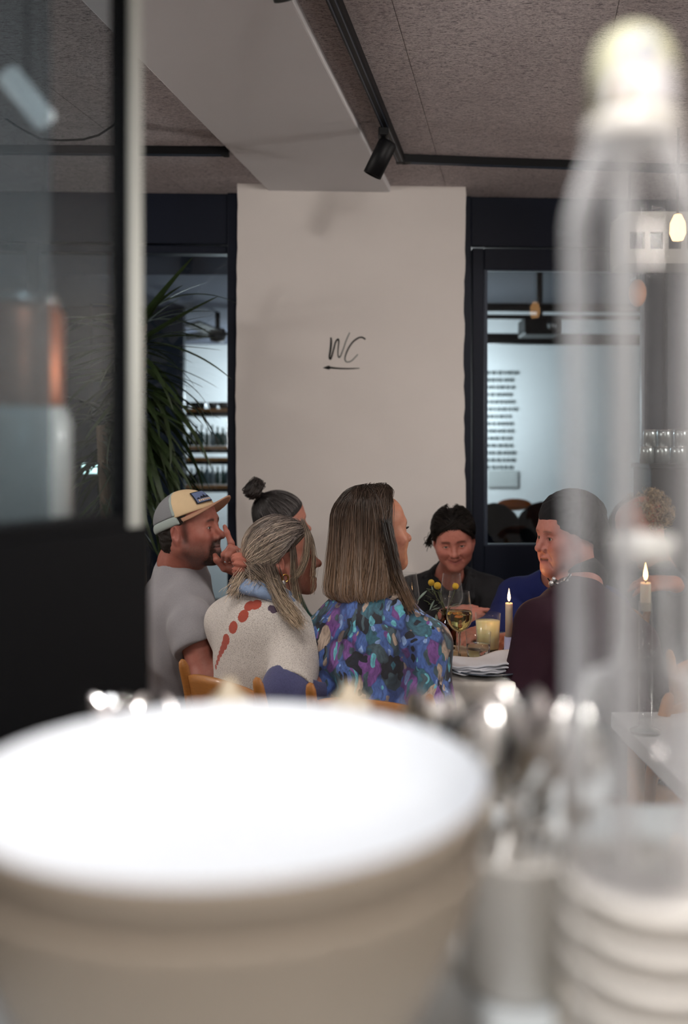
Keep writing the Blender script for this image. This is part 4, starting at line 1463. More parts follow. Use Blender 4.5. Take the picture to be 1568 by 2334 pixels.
def on_crown(a, z, lift):
    """point on the front panel at azimuth a (0 = front, + = his right) and height z"""
    best = np.array((math.sin(a), math.cos(a), 0))
    r = math.sqrt(max(0.0, 1 - (z / crown[2]) ** 2))
    return np.array((math.sin(a) * (crown[0] * r + lift), math.cos(a) * (crown[1] * r + lift), z + lift * z / crown[2]))


def crown_quad(a0, a1, z0, z1, lift, n=8):
    V = [on_crown(a0 + (a1 - a0) * i / n, z0 + (z1 - z0) * j / n, lift) for i in range(n + 1) for j in range(n + 1)]
    Fq = [(i * (n + 1) + j, (i + 1) * (n + 1) + j, (i + 1) * (n + 1) + j + 1, i * (n + 1) + j + 1) for i in range(n) for j in range(n)]
    return V, Fq


V, Fq = crown_quad(-0.02, 0.72, 0.022, 0.062, 0.0050); put(man, 'cap_patch_border', cap_v(V), Fq, M['patch_dark'])
V, Fq = crown_quad(0.02, 0.68, 0.025, 0.059, 0.0058); put(man, 'cap_patch', cap_v(V), Fq, M['patch'])
V, Fq = [], []
ridge = [0.043, 0.050, 0.045, 0.054, 0.046, 0.050, 0.043, 0.047, 0.041]
for i, rz in enumerate(ridge):
    a = 0.05 + 0.6 * i / 8
    V += [on_crown(a, 0.036, 0.0066), on_crown(a, rz - 0.006, 0.0066)]
    if i: Fq.append((2 * i - 2, 2 * i, 2 * i + 1, 2 * i - 1))
put(man, 'cap_patch_mountains', cap_v(V), np.array(Fq), M['patch_dark'])
V, Fq = [], []
for k in range(7):
    v, f = crown_quad(0.08 + 0.08 * k, 0.13 + 0.08 * k, 0.0275 + 0.001 * (k % 2), 0.0335, 0.0066, 1)
    Fq += [tuple(i + len(V) for i in q) for q in f]; V += v
put(man, 'cap_patch_lettering', cap_v(V), np.array(Fq), M['cap_front'])
# t-shirt neck band
ring = []
hn = unit(man.O - man.N)
for k in range(25):
    a = 2 * PI * k / 24
    e1 = unit(man.right - hn * (man.right @ hn)); e2 = np.cross(hn, e1)
    ring.append(Vector(man.N + man.fwd * 0.004 + hn * (0.040 - 0.010 * math.sin(a)) + e1 * math.cos(a) * 0.0645 + e2 * math.sin(a) * 0.0645 - man.r0))
MB().tube(ring, 0.0085, 8, cap=False).build('neck_band', M['tee'], man.root)

# 2 woman with the bun
bun = make_person('woman with grey streaked hair in a high bun and dark green jumper', dict(
    head=at(642, 1194, 3.62), face=(20, 4, 0), neck=at(634, 1284, 3.66), pelvis=at(604, 1560, 3.78), torso=8, w=0.95,
    er=at(700, 1452, 3.46), wr=at(770, 1432, 3.44), el=at(690, 1440, 3.82), wl=at(770, 1420, 3.66), shirt=M['green_knit'], shirt_name='jumper', hh=0.003,
    opt=dict(brow=(0.02, 0.014, 0.012))))
V, Fq = hair_cap(0.003).mesh(0.0035); put(bun, 'hair_base', V, Fq, M['hair_soft'], np.tile((0.02, 0.018, 0.018), (len(V), 1)))
tie = np.array((0.0, -0.082, 0.118))
P, t = swept(2600, tie, 21, droop=-0.05, side=0.12, m=14)
V, Fq, C = strands(P, np.linspace(0.0008, 0.0006, 14), hair_colours(2600, 14, [(0, (0.10, 0.09, 0.09)), (0.5, (0.03, 0.026, 0.026)), (1, (0.02, 0.017, 0.017))], 4, 0.75, t)); put(bun, 'hair', V, Fq, M['hair'], C)
g = np.random.default_rng(8)
P = []
for i in range(420):
    a0, tilt, r = g.uniform(0, 6.28), 0.9 + g.normal() * 0.28, g.uniform(0.020, 0.040)
    th = a0 + np.linspace(0, 3.6, 16)
    rr = r * (1 + 0.15 * np.sin(th * 2 + a0))
    q = np.stack([np.cos(th) * rr, np.sin(th) * rr * math.cos(tilt), np.sin(th) * rr * math.sin(tilt)], -1) + np.array((0, -math.sin(0.9), math.cos(0.9))) * g.normal() * 0.008
    P.append(np.array((0.004, -0.100, 0.142)) + q * np.array((1, 1.05, 0.95)))
V, Fq, C = strands(np.array(P), 0.0012, hair_colours(420, 16, [(0, (0.02, 0.015, 0.014)), (1, (0.045, 0.036, 0.033))], 5, 0.5)); put(bun, 'hair_bun', V, Fq, M['hair'], C)
s = Sdf().ell((0.004, -0.100, 0.142), (0.034, 0.034, 0.030)); V, Fq = s.mesh(0.003); put(bun, 'hair_bun_core', V, Fq, M['hair_soft'], np.tile((0.012, 0.01, 0.01), (len(V), 1)))

# 3 blonde woman
bl_root = at(580, 1660, 2.80)
bl0 = np.array((bl_root.x, bl_root.y, 0))
blonde_spec = dict(
    head=at(645, 1270, 2.85), face=(4, 5, 0), hs=0.98, neck=at(606, 1356, 2.82), pelvis=bl_root, torso=50, w=1.0, half=0.150, drop_r=0.125, drop_l=0.10,
    er=at(652, 1582, 2.58), wr=at(760, 1562, 2.70), el=at(556, 1540, 3.02), wl=at(690, 1496, 3.05), shirt=M['black_cloth'], shirt_name='jumper', sleeve='short', sleeve_f=0.84, loose=0.016, wr_amp=0.0018, wr_fr=15, neck_open=0.060, hh=0.0024, sh=0.005,
    opt=dict(brow=(0.10, 0.07, 0.05), brow_a=0.5, lips=(0.26, 0.08, 0.07), mouth=0.003, jaw=0.96))
blonde = make_person('blonde woman with low ponytail in a cream knit jumper with rust dots', blonde_spec)


def hp(p, q):
    """a point of the head frame in the room"""
    return p.O + p.R @ (np.array(q) * p.hs)


def cast(px, py, ob):
    """the point of a built mesh that the sight line through (px, py) meets first"""
    mw = Vector(ob.parent.location)
    o_ = Vector((0, 0, CAMZ)) - mw
    d_ = (at(px, py, 1.0) - Vector((0, 0, CAMZ))).normalized()
    hit, loc, nrm, _ = ob.ray_cast(o_, d_)
    return (loc, nrm) if hit else (None, None)


dots = []
for (px, py, r) in ((584, 1378, 0.0165), (568, 1381, 0.0165), (554, 1404, 0.0185), (531, 1430, 0.0180), (515, 1458, 0.0165), (511, 1470, 0.0145), (506, 1481, 0.012), (502, 1490, 0.0105), (498, 1500, 0.0095), (495, 1510, 0.0088), (492, 1520, 0.0080)):
    p, _ = cast(px, py, blonde.shirt)
    if p is not None: dots.append((tuple(p), r))
tri = []
for (px, py, r) in ((618, 1386, 0.010), (624, 1391, 0.010), (632, 1389, 0.009)):
    p, _ = cast(px, py, blonde.shirt)
    if p is not None: tri.append((tuple(p), r))
blonde.shirt.data.materials[0] = knit_mat(dots, tri)
M['purple_knit'] = pm('blue_violet_knit', srgb(78, 80, 118), 0.95, var=(220, 0.3), bump=(300, 0.4), sheen=0.2)
for sd in (1, -1):
    Sx, E, W = blonde.arms[sd]
    s = Sdf(); a = Sx + (E - Sx) * 0.80
    s.cone(a, E, 0.066, 0.060, 0.03); s.cone(E, E + (W - E) * 0.9, 0.060, 0.045, 0.03)
    disc_cut(s, a, Sx - E, 0.066); disc_cut(s, E + (W - E) * 0.9, W - E, 0.045)
    V, Fq = s.mesh(0.006, wrinkle=(0.002, 20, 6)); put(blonde, 'lower_sleeve', V, Fq, M['purple_knit'], local=False)
M['denim_light'] = pm('pale_denim', srgb(142, 164, 198), 0.9, var=(200, 0.15), bump=(400, 0.3))
s = Sdf()
pts = [blonde.N + blonde.right * math.cos(a) * 0.076 + blonde.fwd * math.sin(a) * 0.070 + blonde.up * (0.012 - 0.022 * math.sin(a)) for a in np.linspace(0, 2 * PI, 21)]
for a, b in zip(pts[:-1], pts[1:]):
    s.cone(a, b, 0.013, 0.013, 0.008)
    s.cone(a + (a - blonde.N) * 0.30 - blonde.up * 0.026, b + (b - blonde.N) * 0.30 - blonde.up * 0.026, 0.010, 0.010, 0.022)
V, Fq = s.mesh(0.0045); put(blonde, 'shirt_collar', V, Fq, M['denim_light'], local=False)
# her hair: combed back to a low tie, tail and loose strands
V, Fq = hair_cap(0.003).mesh(0.0035); put(blonde, 'hair_base', V, Fq, M['hair_soft'], np.tile((0.085, 0.066, 0.052), (len(V), 1)))
TIE = np.array((0.004, -0.128, -0.010))
NB = 5200
P, t = swept(NB, TIE, 31, droop=0.50, side=0.26, m=18, puff=(0.004, 0.013), line=[26, 22, 12, -10, -28, -40])
blc = [(0, (0.07, 0.055, 0.051)), (0.2, (0.24, 0.196, 0.178)), (0.7, (0.70, 0.575, 0.46)), (1, (0.36, 0.27, 0.20))]
V, Fq, C = strands(P, np.linspace(0.0007, 0.0005, 18), hair_colours(NB, 18, blc, 6, 0.75, t)); put(blonde, 'hair', V, Fq, M['hair'], C)
paths = [bundle([at(552, 1268, 2.86), at(566, 1296, 2.84), at(556, 1318, 2.80), at(540, 1336, 2.76), at(530, 1352, 2.745)], 420, (0.009, 0.011), 14, 1, wave=0.004),
         bundle([at(556, 1272, 2.85), at(582, 1302, 2.80), at(588, 1326, 2.77), at(580, 1340, 2.735)], 300, (0.009, 0.012), 14, 2, wave=0.004)]
P = np.concatenate(paths)
V, Fq, C = strands(P, np.linspace(0.0007, 0.0004, 14), hair_colours(len(P), 14, [(0, (0.26, 0.20, 0.16)), (1, (0.72, 0.59, 0.45))], 7, 0.45)); put(blonde, 'ponytail', V, Fq, M['hair'], C, local=False)
paths = [bundle([at(612, 1296, 2.76), at(622, 1326, 2.75), at(640, 1366, 2.70), at(664, 1400, 2.645), at(684, 1424, 2.62)], 520, (0.010, 0.009), 14, 3, wave=0.004),
         bundle([at(580, 1300, 2.78), at(612, 1330, 2.755), at(634, 1348, 2.73)], 460, (0.012, 0.011), 14, 4, wave=0.003),
         bundle([hp(blonde, q) for q in ((0.012, 0.074, 0.098), (0.046, 0.094, 0.050), (0.062, 0.094, -0.005), (0.066, 0.088, -0.06), (0.062, 0.078, -0.11))], 26, (0.003, 0.006), 14, 5, wave=0.003),
         bundle([hp(blonde, q) for q in ((0.014, 0.066, 0.104), (0.052, 0.080, 0.056), (0.070, 0.070, 0.0), (0.076, 0.045, -0.045), (0.076, 0.02, -0.06))], 90, (0.004, 0.006), 14, 6, wave=0.002),
         bundle([hp(blonde, q) for q in ((0.070, 0.03, 0.04), (0.079, 0.03, -0.01), (0.079, 0.026, -0.07), (0.080, 0.03, -0.13), (0.087, 0.04, -0.19))], 60, (0.004, 0.008), 14, 9, wave=0.004)]
P = np.concatenate(paths)
V, Fq, C = strands(P, np.linspace(0.0007, 0.0004, 14), hair_colours(len(P), 14, [(0, (0.14, 0.105, 0.085)), (1, (0.50, 0.385, 0.27))], 8, 0.55)); put(blonde, 'loose_hair', V, Fq, M['hair'], C, local=False)
# scrunchie
V, Fq = [], []
nu, nv = 48, 14
for i in range(nu):
    u = 2 * PI * i / nu
    for j in range(nv):
        v = 2 * PI * j / nv
        rr = 0.0135 * (1 + 0.22 * math.sin(u * 11 + 2 * math.sin(v)) + 0.1 * math.sin(u * 23))
        V.append(((0.021 + rr * math.cos(v)) * math.cos(u), 1.5 * rr * math.sin(v), (0.021 + rr * math.cos(v)) * math.sin(u)))
for i in range(nu):
    for j in range(nv):
        a, b = i * nv + j, ((i + 1) % nu) * nv + j
        a2, b2 = i * nv + (j + 1) % nv, ((i + 1) % nu) * nv + (j + 1) % nv
        Fq.append((a, b, b2, a2))
M['scrunchie'] = pm('terracotta_gauze', srgb(182, 114, 98), 0.95, bump=(260, 0.5, 0.002))
put(blonde, 'scrunchie', np.array(V) * 1.08 + TIE + np.array((0.004, 0.000, 0.0)), Fq, M['scrunchie'])
hoop = MB().tube([Vector((math.cos(a) * 0.009, 0, math.sin(a) * 0.011)) for a in np.linspace(0, 2 * PI, 20)], 0.0022, 8, cap=False)
ho = hoop.build('earring', M['gold'], blonde.root); ho.location = at(650, 1318, 2.755) - blonde.root.location; ho.rotation_euler = (0, 0, 0.3)
ho = MB().ball((0, 0, 0), 0.0075, 8, (1, 0.8, 1.3)).build('earring_drop', M['pearl'], blonde.root); ho.location = at(646, 1330, 2.752) - blonde.root.location
# small dark tag below the collar
p, nrm = cast(544, 1362, blonde.shirt)
if p is not None:
    mbx = MB(); tq = nrm.to_track_quat('Z', 'Y').to_matrix().to_4x4(); Mx = Matrix.Translation(p) @ tq @ Matrix.Rotation(0.6, 4, 'Z')
    for bx in ((-0.0045, -0.003, -0.005, 0.005), (0.003, 0.0045, -0.005, 0.005), (-0.0045, 0.0045, -0.0065, -0.005)): mbx.box(bx[0], bx[1], bx[2], bx[3], -0.002, 0.0025, Mx)
    mbx.build('neck_tag', M['patch_dark'], blonde.root, smooth=False)

# 4 woman in the floral blouse
centre = make_person('woman with long brown hair seen from behind in a blue floral blouse', dict(
    head=at(854, 1214, 2.75), face=(24, 5, 0), hs=1.0, neck=at(836, 1352, 2.75), pelvis=at(850, 1712, 2.60), torso=68, w=1.02, half=0.168, drop_r=0.165, drop_l=0.14,
    er=at(978, 1606, 2.58), wr=at(985, 1560, 2.80), el=at(712, 1600, 2.88), wl=at(800, 1540, 3.05), shirt=M['floral'], shirt_name='blouse', loose=0.018, wr_amp=0.0030, wr_fr=16, sh=0.005, neck_open=0.056, seed=11,
    opt=dict(brow=(0.02, 0.013, 0.01), lips=(0.32, 0.09, 0.08), skin=np.array(srgb(196, 138, 112)[:3]), jaw=0.97, nose=1.0)))
g = np.random.default_rng(44)
Ryaw = rotm(22, 3, 0)


def mane(phi, t, layer, drift=0.0):
    """surface of her hair: phi (deg, 0 = face side, + = her right), t from parting (0) to the tips (1)"""
    ph = np.radians(phi)
    tA_ = 0.40
    th = np.clip(t / tA_, 0, 1) * (PI / 2) * 0.98 + 0.05
    rx, ry, rz = 0.080 + layer, 0.099 + layer, 0.084 + layer
    x = rx * np.sin(th) * np.sin(ph); y = ry * np.sin(th) * np.cos(ph); z = rz * np.cos(th)
    d = np.clip((t - tA_) / (1 - tA_), 0, 1)
    drop = d * 0.285
    flare = 1 + 0.28 * d - 0.10 * d * d
    curl = smooth_step(d, 0.66, 1.0)
    flare = flare - 0.40 * curl
    x = x * flare; y = y * (1 + 0.06 * d) * np.where(y < 0, 1.0, 1.0)
    back = np.clip(-np.cos(ph), 0, 1)
    y = y - 0.026 * d + 0.085 * curl * back
    z = z - drop + 0.040 * curl * curl
    return np.stack([x, y, z], -1)


nS = 7000
phi = g.uniform(40, 320, nS)
tt = np.linspace(0, 1, 22)
Lr = np.clip(g.normal(0.965, 0.035, nS), 0.84, 1.03)
Lr = Lr * (1 - 0.07 * ((phi - 172) / 110) ** 2)
lay = np.abs(g.normal(size=nS)) * 0.0045 + 0.002
wob = 6.0 * np.sin(phi[:, None] * 0.16 + tt[None] * 4.2) * tt[None] + 3.0 * np.sin(phi[:, None] * 0.43 + tt[None] * 7) * tt[None] + g.normal(size=(nS, 1)) * 5 * tt[None] ** 1.5 + 2.0 * np.sin(tt[None] * g.uniform(4, 9, (nS, 1)) + g.uniform(0, 6, (nS, 1)))
T_ = tt[None] * Lr[:, None]
pin = smooth_step(T_, 0.10, 0.42)
lim = 84 + g.normal(size=(nS, 1)) * 5
ph_t = phi[:, None] * np.ones_like(T_)
ph_t = np.where(ph_t < lim, ph_t + (lim - ph_t) * pin, ph_t)
ph_t = np.where(ph_t > 360 - lim, ph_t + (360 - lim - ph_t) * pin, ph_t)
P = mane(ph_t + wob, T_, lay[:, None] + 0.004 * tt[None] ** 2 * g.normal(size=(nS, 1)))
P[..., 1] += g.uniform(-0.35, 1.0, (nS, 1)) * 0.058 * (1 - smooth_step(T_, 0.0, 0.26))
P = P + np.array((0, -0.018, 0.040)) + g.normal(size=(nS, 1, 3)) * 0.0012
clump = 0.006 * np.sin(phi[:, None] * 0.31 + 1.3) * smooth_step(T_, 0.3, 0.8)
P = P * (1 + clump[..., None] * np.array((6, 6, 0)))
Pw = centre.O + P @ Ryaw.T
cc = hair_colours(nS, 22, [(0, (0.024, 0.016, 0.012)), (0.25, (0.05, 0.032, 0.023)), (0.5, (0.155, 0.098, 0.068)), (0.8, (0.36, 0.235, 0.152)), (1, (0.52, 0.345, 0.215))], 12, 0.5, T_)
streak = ((g.uniform(size=nS) < 0.30) | (np.sin(phi * 0.21 + 0.4) > 0.80) & (g.uniform(size=nS) < 0.7))[:, None, None] * smooth_step(T_, 0.35, 0.75)[..., None]
cc = cc * (1 - 0.6 * streak) + np.array((0.62, 0.50, 0.42)) * 0.6 * streak
V, Fq, C = strands(Pw, np.linspace(0.0009, 0.0006, 22), cc); put(centre, 'hair', V, Fq, M['hair'], C, local=False)
ph_g, t_g = np.meshgrid(np.linspace(74, 286, 60), np.linspace(0, 0.97, 40), indexing='ij')
Pb = centre.O + (mane(ph_g, t_g, -0.002) + np.array((0, -0.018, 0.040))) @ Ryaw.T
Vb = Pb.reshape(-1, 3); ii, jj = np.meshgrid(np.arange(59), np.arange(39), indexing='ij'); a = (ii * 40 + jj).ravel()
Fb = np.stack([a, a + 40, a + 41, a + 1], 1)
put(centre, 'hair_base', Vb, Fb, M['hair_soft'], np.interp(t_g.ravel(), [0, 0.35, 1], [0, 0.2, 1])[:, None] * np.array((0.13, 0.09, 0.06)) + np.array((0.012, 0.008, 0.006)), local=False)
P = bundle([at(876, 1190, 2.665), at(888, 1240, 2.655), at(900, 1300, 2.65), at(920, 1350, 2.64), at(938, 1390, 2.62)], 420, (0.008, 0.006), 16, 21, wave=0.003)
V, Fq, C = strands(P, np.linspace(0.0009, 0.0005, 16), hair_colours(len(P), 16, [(0, (0.018, 0.012, 0.01)), (0.5, (0.05, 0.03, 0.02)), (1, (0.20, 0.12, 0.07))], 13, 0.35)); put(centre, 'side_hair', V, Fq, M['hair'], C, local=False)
ho = hoop.build('earring', M['gold'], centre.root); ho.location = at(893, 1264, 2.665) - centre.root.location; ho.rotation_euler = (0, 0, 0.9); ho.scale = (0.7, 0.7, 0.7)
# eyelashes that show beyond her cheek
Pl = []
for k in range(14):
    a = np.array((0.031 + 0.011 * (k - 6.5) / 6.5, 0.0830 - 0.004 * ((k - 6.5) / 6.5) ** 2, 0.004)); b = a + np.array((0.002 * (k - 6.5) / 6.5, 0.010, 0.004)); Pl.append(np.linspace(a, b, 4) + np.array([(0, 0, 0), (0, 0, -0.001), (0, 0, -0.0005), (0, 0, 0.001)]))
V, Fq, C = strands(np.array(Pl), np.linspace(0.0007, 0.0003, 4), np.tile((0.01, 0.008, 0.007), (14, 4, 1))); put(centre, 'eyelashes', V, Fq, M['hair_soft'], C)

# 5 smiling woman in black, facing the camera
front = make_person('smiling dark haired woman in a black shirt facing the camera across the table', dict(
    head=at(1034, 1226, 3.72), face=(-96, -20, 5), hs=0.96, neck=at(1024, 1312, 3.86), pelvis=at(1034, 1500, 4.06), torso=-94, w=0.98, half=0.165, drop_r=0.085, drop_l=0.09,
    er=at(946, 1442, 3.72), wr=at(1020, 1400, 3.50), el=at(1150, 1452, 3.70), wl=at(1092, 1432, 3.52), hand_r=dict(dir=(1, -0.15, -0.02), back=(0, -0.6, 0.8), curl=(0.05, 0.25, 0.45, 0.5)), ah=0.0035,
    hand_l=dict(dir=(-1, -0.2, 0.05), back=(0, -0.3, 1)), shirt=M['black_cloth'], vneck=0.13, neck_open=0.060, hh=0.0022, seed=3,
    opt=dict(smile=1.35, eye=0.70, brow=(0.06, 0.04, 0.03), brow_a=0.75, lips=(0.30, 0.085, 0.085), iris=(0.06, 0.07, 0.06), skin=np.array(srgb(184, 122, 108)[:3]), neck_r=0.046, jaw=1.02, gaze=(0, 17))))
V, Fq = hair_cap(0.0015).mesh(0.0035); put(front, 'hair_base', V, Fq, M['hair_soft'], np.tile((0.007, 0.006, 0.006), (len(V), 1)))
P, t = swept(2600, np.array((0, -0.105, -0.03)), 51, droop=0.30, side=0.16, m=14, puff=(0.006, 0.016))
V, Fq, C = strands(P, 0.0009, hair_colours(2600, 14, [(0, (0.012, 0.009, 0.008)), (1, (0.02, 0.015, 0.013))], 9, 0.5, t)); put(front, 'hair', V, Fq, M['hair_soft'], C)
P = np.concatenate([bundle([at(987, 1216, 3.78), at(979, 1230, 3.80), at(976, 1245, 3.83)], 50, (0.006, 0.008), 10, 61, wave=0.005), bundle([at(1070, 1215, 3.78), at(1075, 1232, 3.80), at(1074, 1250, 3.82)], 40, (0.006, 0.008), 10, 62, wave=0.005)])
V, Fq, C = strands(P, 0.0011, hair_colours(len(P), 10, [(0, (0.012, 0.009, 0.008)), (1, (0.02, 0.016, 0.014))], 10, 0.4)); put(front, 'loose_hair', V, Fq, M['hair_soft'], C, local=False)
P = np.concatenate([bundle([hp(front, q) for q in ((-0.012, 0.066, 0.098), (sx * 0.030, 0.080, 0.080), (sx * 0.058, 0.066, 0.058), (sx * 0.074, 0.030, 0.022), (sx * 0.077, -0.006, -0.006))], 170, (0.003, 0.005), 12, 63 + sx, wave=0.002) for sx in (-1, 1)])
V, Fq, C = strands(P, 0.0009, hair_colours(len(P), 12, [(0, (0.012, 0.009, 0.008)), (1, (0.02, 0.016, 0.014))], 11, 0.5)); put(front, 'front_hair', V, Fq, M['hair_soft'], C, local=False)
# open collar of her shirt
for sd in (1, -1):
    s = Sdf()
    q = [front.N - front.fwd * 0.055 + front.up * 0.030 + front.right * sd * 0.030, front.N + front.right * sd * 0.072 + front.up * 0.018 + front.fwd * 0.01, front.N + front.right * sd * 0.062 + front.fwd * 0.085 - front.up * 0.035, front.N + front.right * sd * 0.020 + front.fwd * 0.118 - front.up * 0.095]
    for a, b in zip(q[:-1], q[1:]): s.cone(a, b, 0.010, 0.010, 0.01); s.cone(a + front.right * sd * 0.022 - front.up * 0.018, b + front.right * sd * 0.026 - front.up * 0.010, 0.008, 0.008, 0.02)
    V, Fq = s.mesh(0.005); put(front, 'collar', V, Fq, M['black_cloth'], local=False)

# 6 person in blue, mostly hidden
blue = make_person('person in a royal blue jumper behind the woman in the headwrap', dict(
    head=at(1284, 1214, 3.52), face=(205, 0, 0), hs=0.94, neck=at(1274, 1312, 3.52), pelvis=at(1296, 1550, 3.68), torso=238, w=1.0, half=0.175,
    er=at(1142, 1432, 3.46), wr=at(1084, 1446, 3.30), el=at(1290, 1440, 3.24), wl=at(1196, 1450, 3.18), shirt=M['blue_knit'], shirt_name='jumper', loose=0.02, hh=0.0035, opt={}))
V, Fq = hair_cap(0.006).mesh(0.004); put(blue, 'hair', V, Fq, M['hair_soft'], np.tile((0.012, 0.01, 0.01), (len(V), 1)))

# 7 older woman in the headwrap
older = make_person('older woman in a black headwrap and burgundy jumper facing left', dict(
    head=at(1292, 1222, 3.0), face=(199, -3, 0), hs=0.99, neck=at(1322, 1336, 2.98), pelvis=at(1385, 1700, 2.66), torso=128, w=1.12, half=0.185, drop_r=0.15, drop_l=0.195,
    el=at(1196, 1590, 2.74), wl=at(1186, 1502, 3.02), er=at(1470, 1560, 3.02), wr=at(1330, 1470, 3.18), shirt=M['wine_knit'], shirt_name='jumper', loose=0.024, wr_fr=12, neck_open=0.060, hh=0.0022, seed=8,
    opt=dict(flare=1.0, age=1.0, mouth=0.004, eye=0.95, brow=(0.16, 0.10, 0.08), brow_a=0.7, brow_w=0.0025, lips=(0.32, 0.10, 0.10), skin=np.array(srgb(182, 124, 112)[:3]), jaw=1.05, nose=1.0, ears=False, neck_r=0.056)))
s = Sdf(); s.ell((0, -0.024, 0.052), (0.088, 0.112, 0.098), k=0.02); s.ell((0, -0.05, 0.0), (0.078, 0.086, 0.075), k=0.03); s.half((0, 0.080, 0.038), (0, 0.42, -0.90), 0.006)
V, Fq = s.mesh(0.0035, wrinkle=(0.0016, 60, 9)); put(older, 'headwrap', V, Fq, M['band'])
s = Sdf()
for a in np.linspace(0, 2 * PI, 25)[:-1]:
    s.ball(older.N + older.right * math.cos(a) * 0.064 + older.fwd * math.sin(a) * 0.066 + older.up * (0.018 - 0.012 * math.sin(a)), 0.020, 0.02)
for a in np.linspace(0, 2 * PI, 25)[:-1]:
    s.ball(older.N + older.right * math.cos(a) * 0.056 + older.fwd * (math.sin(a) * 0.058 + 0.004) + older.up * (0.045 - 0.010 * math.sin(a)), 0.016, 0.02)
V, Fq = s.mesh(0.005); put(older, 'black_collar', V, Fq, M['band'], local=False)
for k, (px, py) in enumerate(((1256, 1330), (1262, 1320), (1271, 1334), (1281, 1329), (1290, 1322), (1298, 1312))):
    b_ = MB().ball((0, 0, 0), 0.0075 if k % 2 == 0 else 0.006, 8, (1, 1, 1.25)).build('necklace_bead', M['pearl'], older.root); b_.location = at(px, py, 2.868 + 0.004 * k) - older.root.location
MB().tube([at(px, py, 2.868) - older.root.location for px, py in ((1248, 1318), (1256, 1328), (1271, 1332), (1288, 1324), (1302, 1306))], 0.002, 6).build('necklace_cord', M['black'], older.root)

# 8 curly haired person on the far right
curly = make_person('balding person with curly fair hair leaning forward at the far right', dict(
    head=at(1462, 1200, 3.9), face=(190, -22, 0), hs=1.02, neck=at(1492, 1285, 3.94), pelvis=at(1510, 1520, 4.02), torso=195, w=1.05,
    er=at(1450, 1440, 4.05), wr=at(1400, 1420, 3.80), el=at(1560, 1400, 3.62), wl=at(1540, 1330, 3.50), hand_l=dict(dir=(-1, 0, 0.0), back=(0, -0.5, 0.9), curl=(0.3, 0.3, 0.35, 0.4)), shirt=M['grey_shirt'], hh=0.003, opt=dict(jaw=1.04, skin=np.array(srgb(184, 122, 98)[:3]))), 'diners seated round the table')
g = np.random.default_rng(77)
P = []
for i in range(620):
    d = dirs(np.array(g.uniform(75, 285)), np.array(g.uniform(-30, 52)))
    p0 = scalp(d, 0.0)
    th = np.linspace(0, 9, 18) + g.uniform(0, 6)
    ax_ = unit(d + g.normal(size=3) * 0.5); u_ = unit(np.cross(ax_, (0.3, 0.2, 1))); v_ = np.cross(ax_, u_)
    rr = np.linspace(0.003, 0.009, 18)
    P.append(p0 + ax_ * np.linspace(0, 0.04, 18)[:, None] + (u_ * np.cos(th)[:, None] + v_ * np.sin(th)[:, None]) * rr[:, None])
V, Fq, C = strands(np.array(P), 0.0011, hair_colours(620, 18, [(0, (0.14, 0.09, 0.05)), (1, (0.42, 0.30, 0.17))], 3, 0.4)); put(curly, 'curly_hair', V, Fq, M['hair'], C)

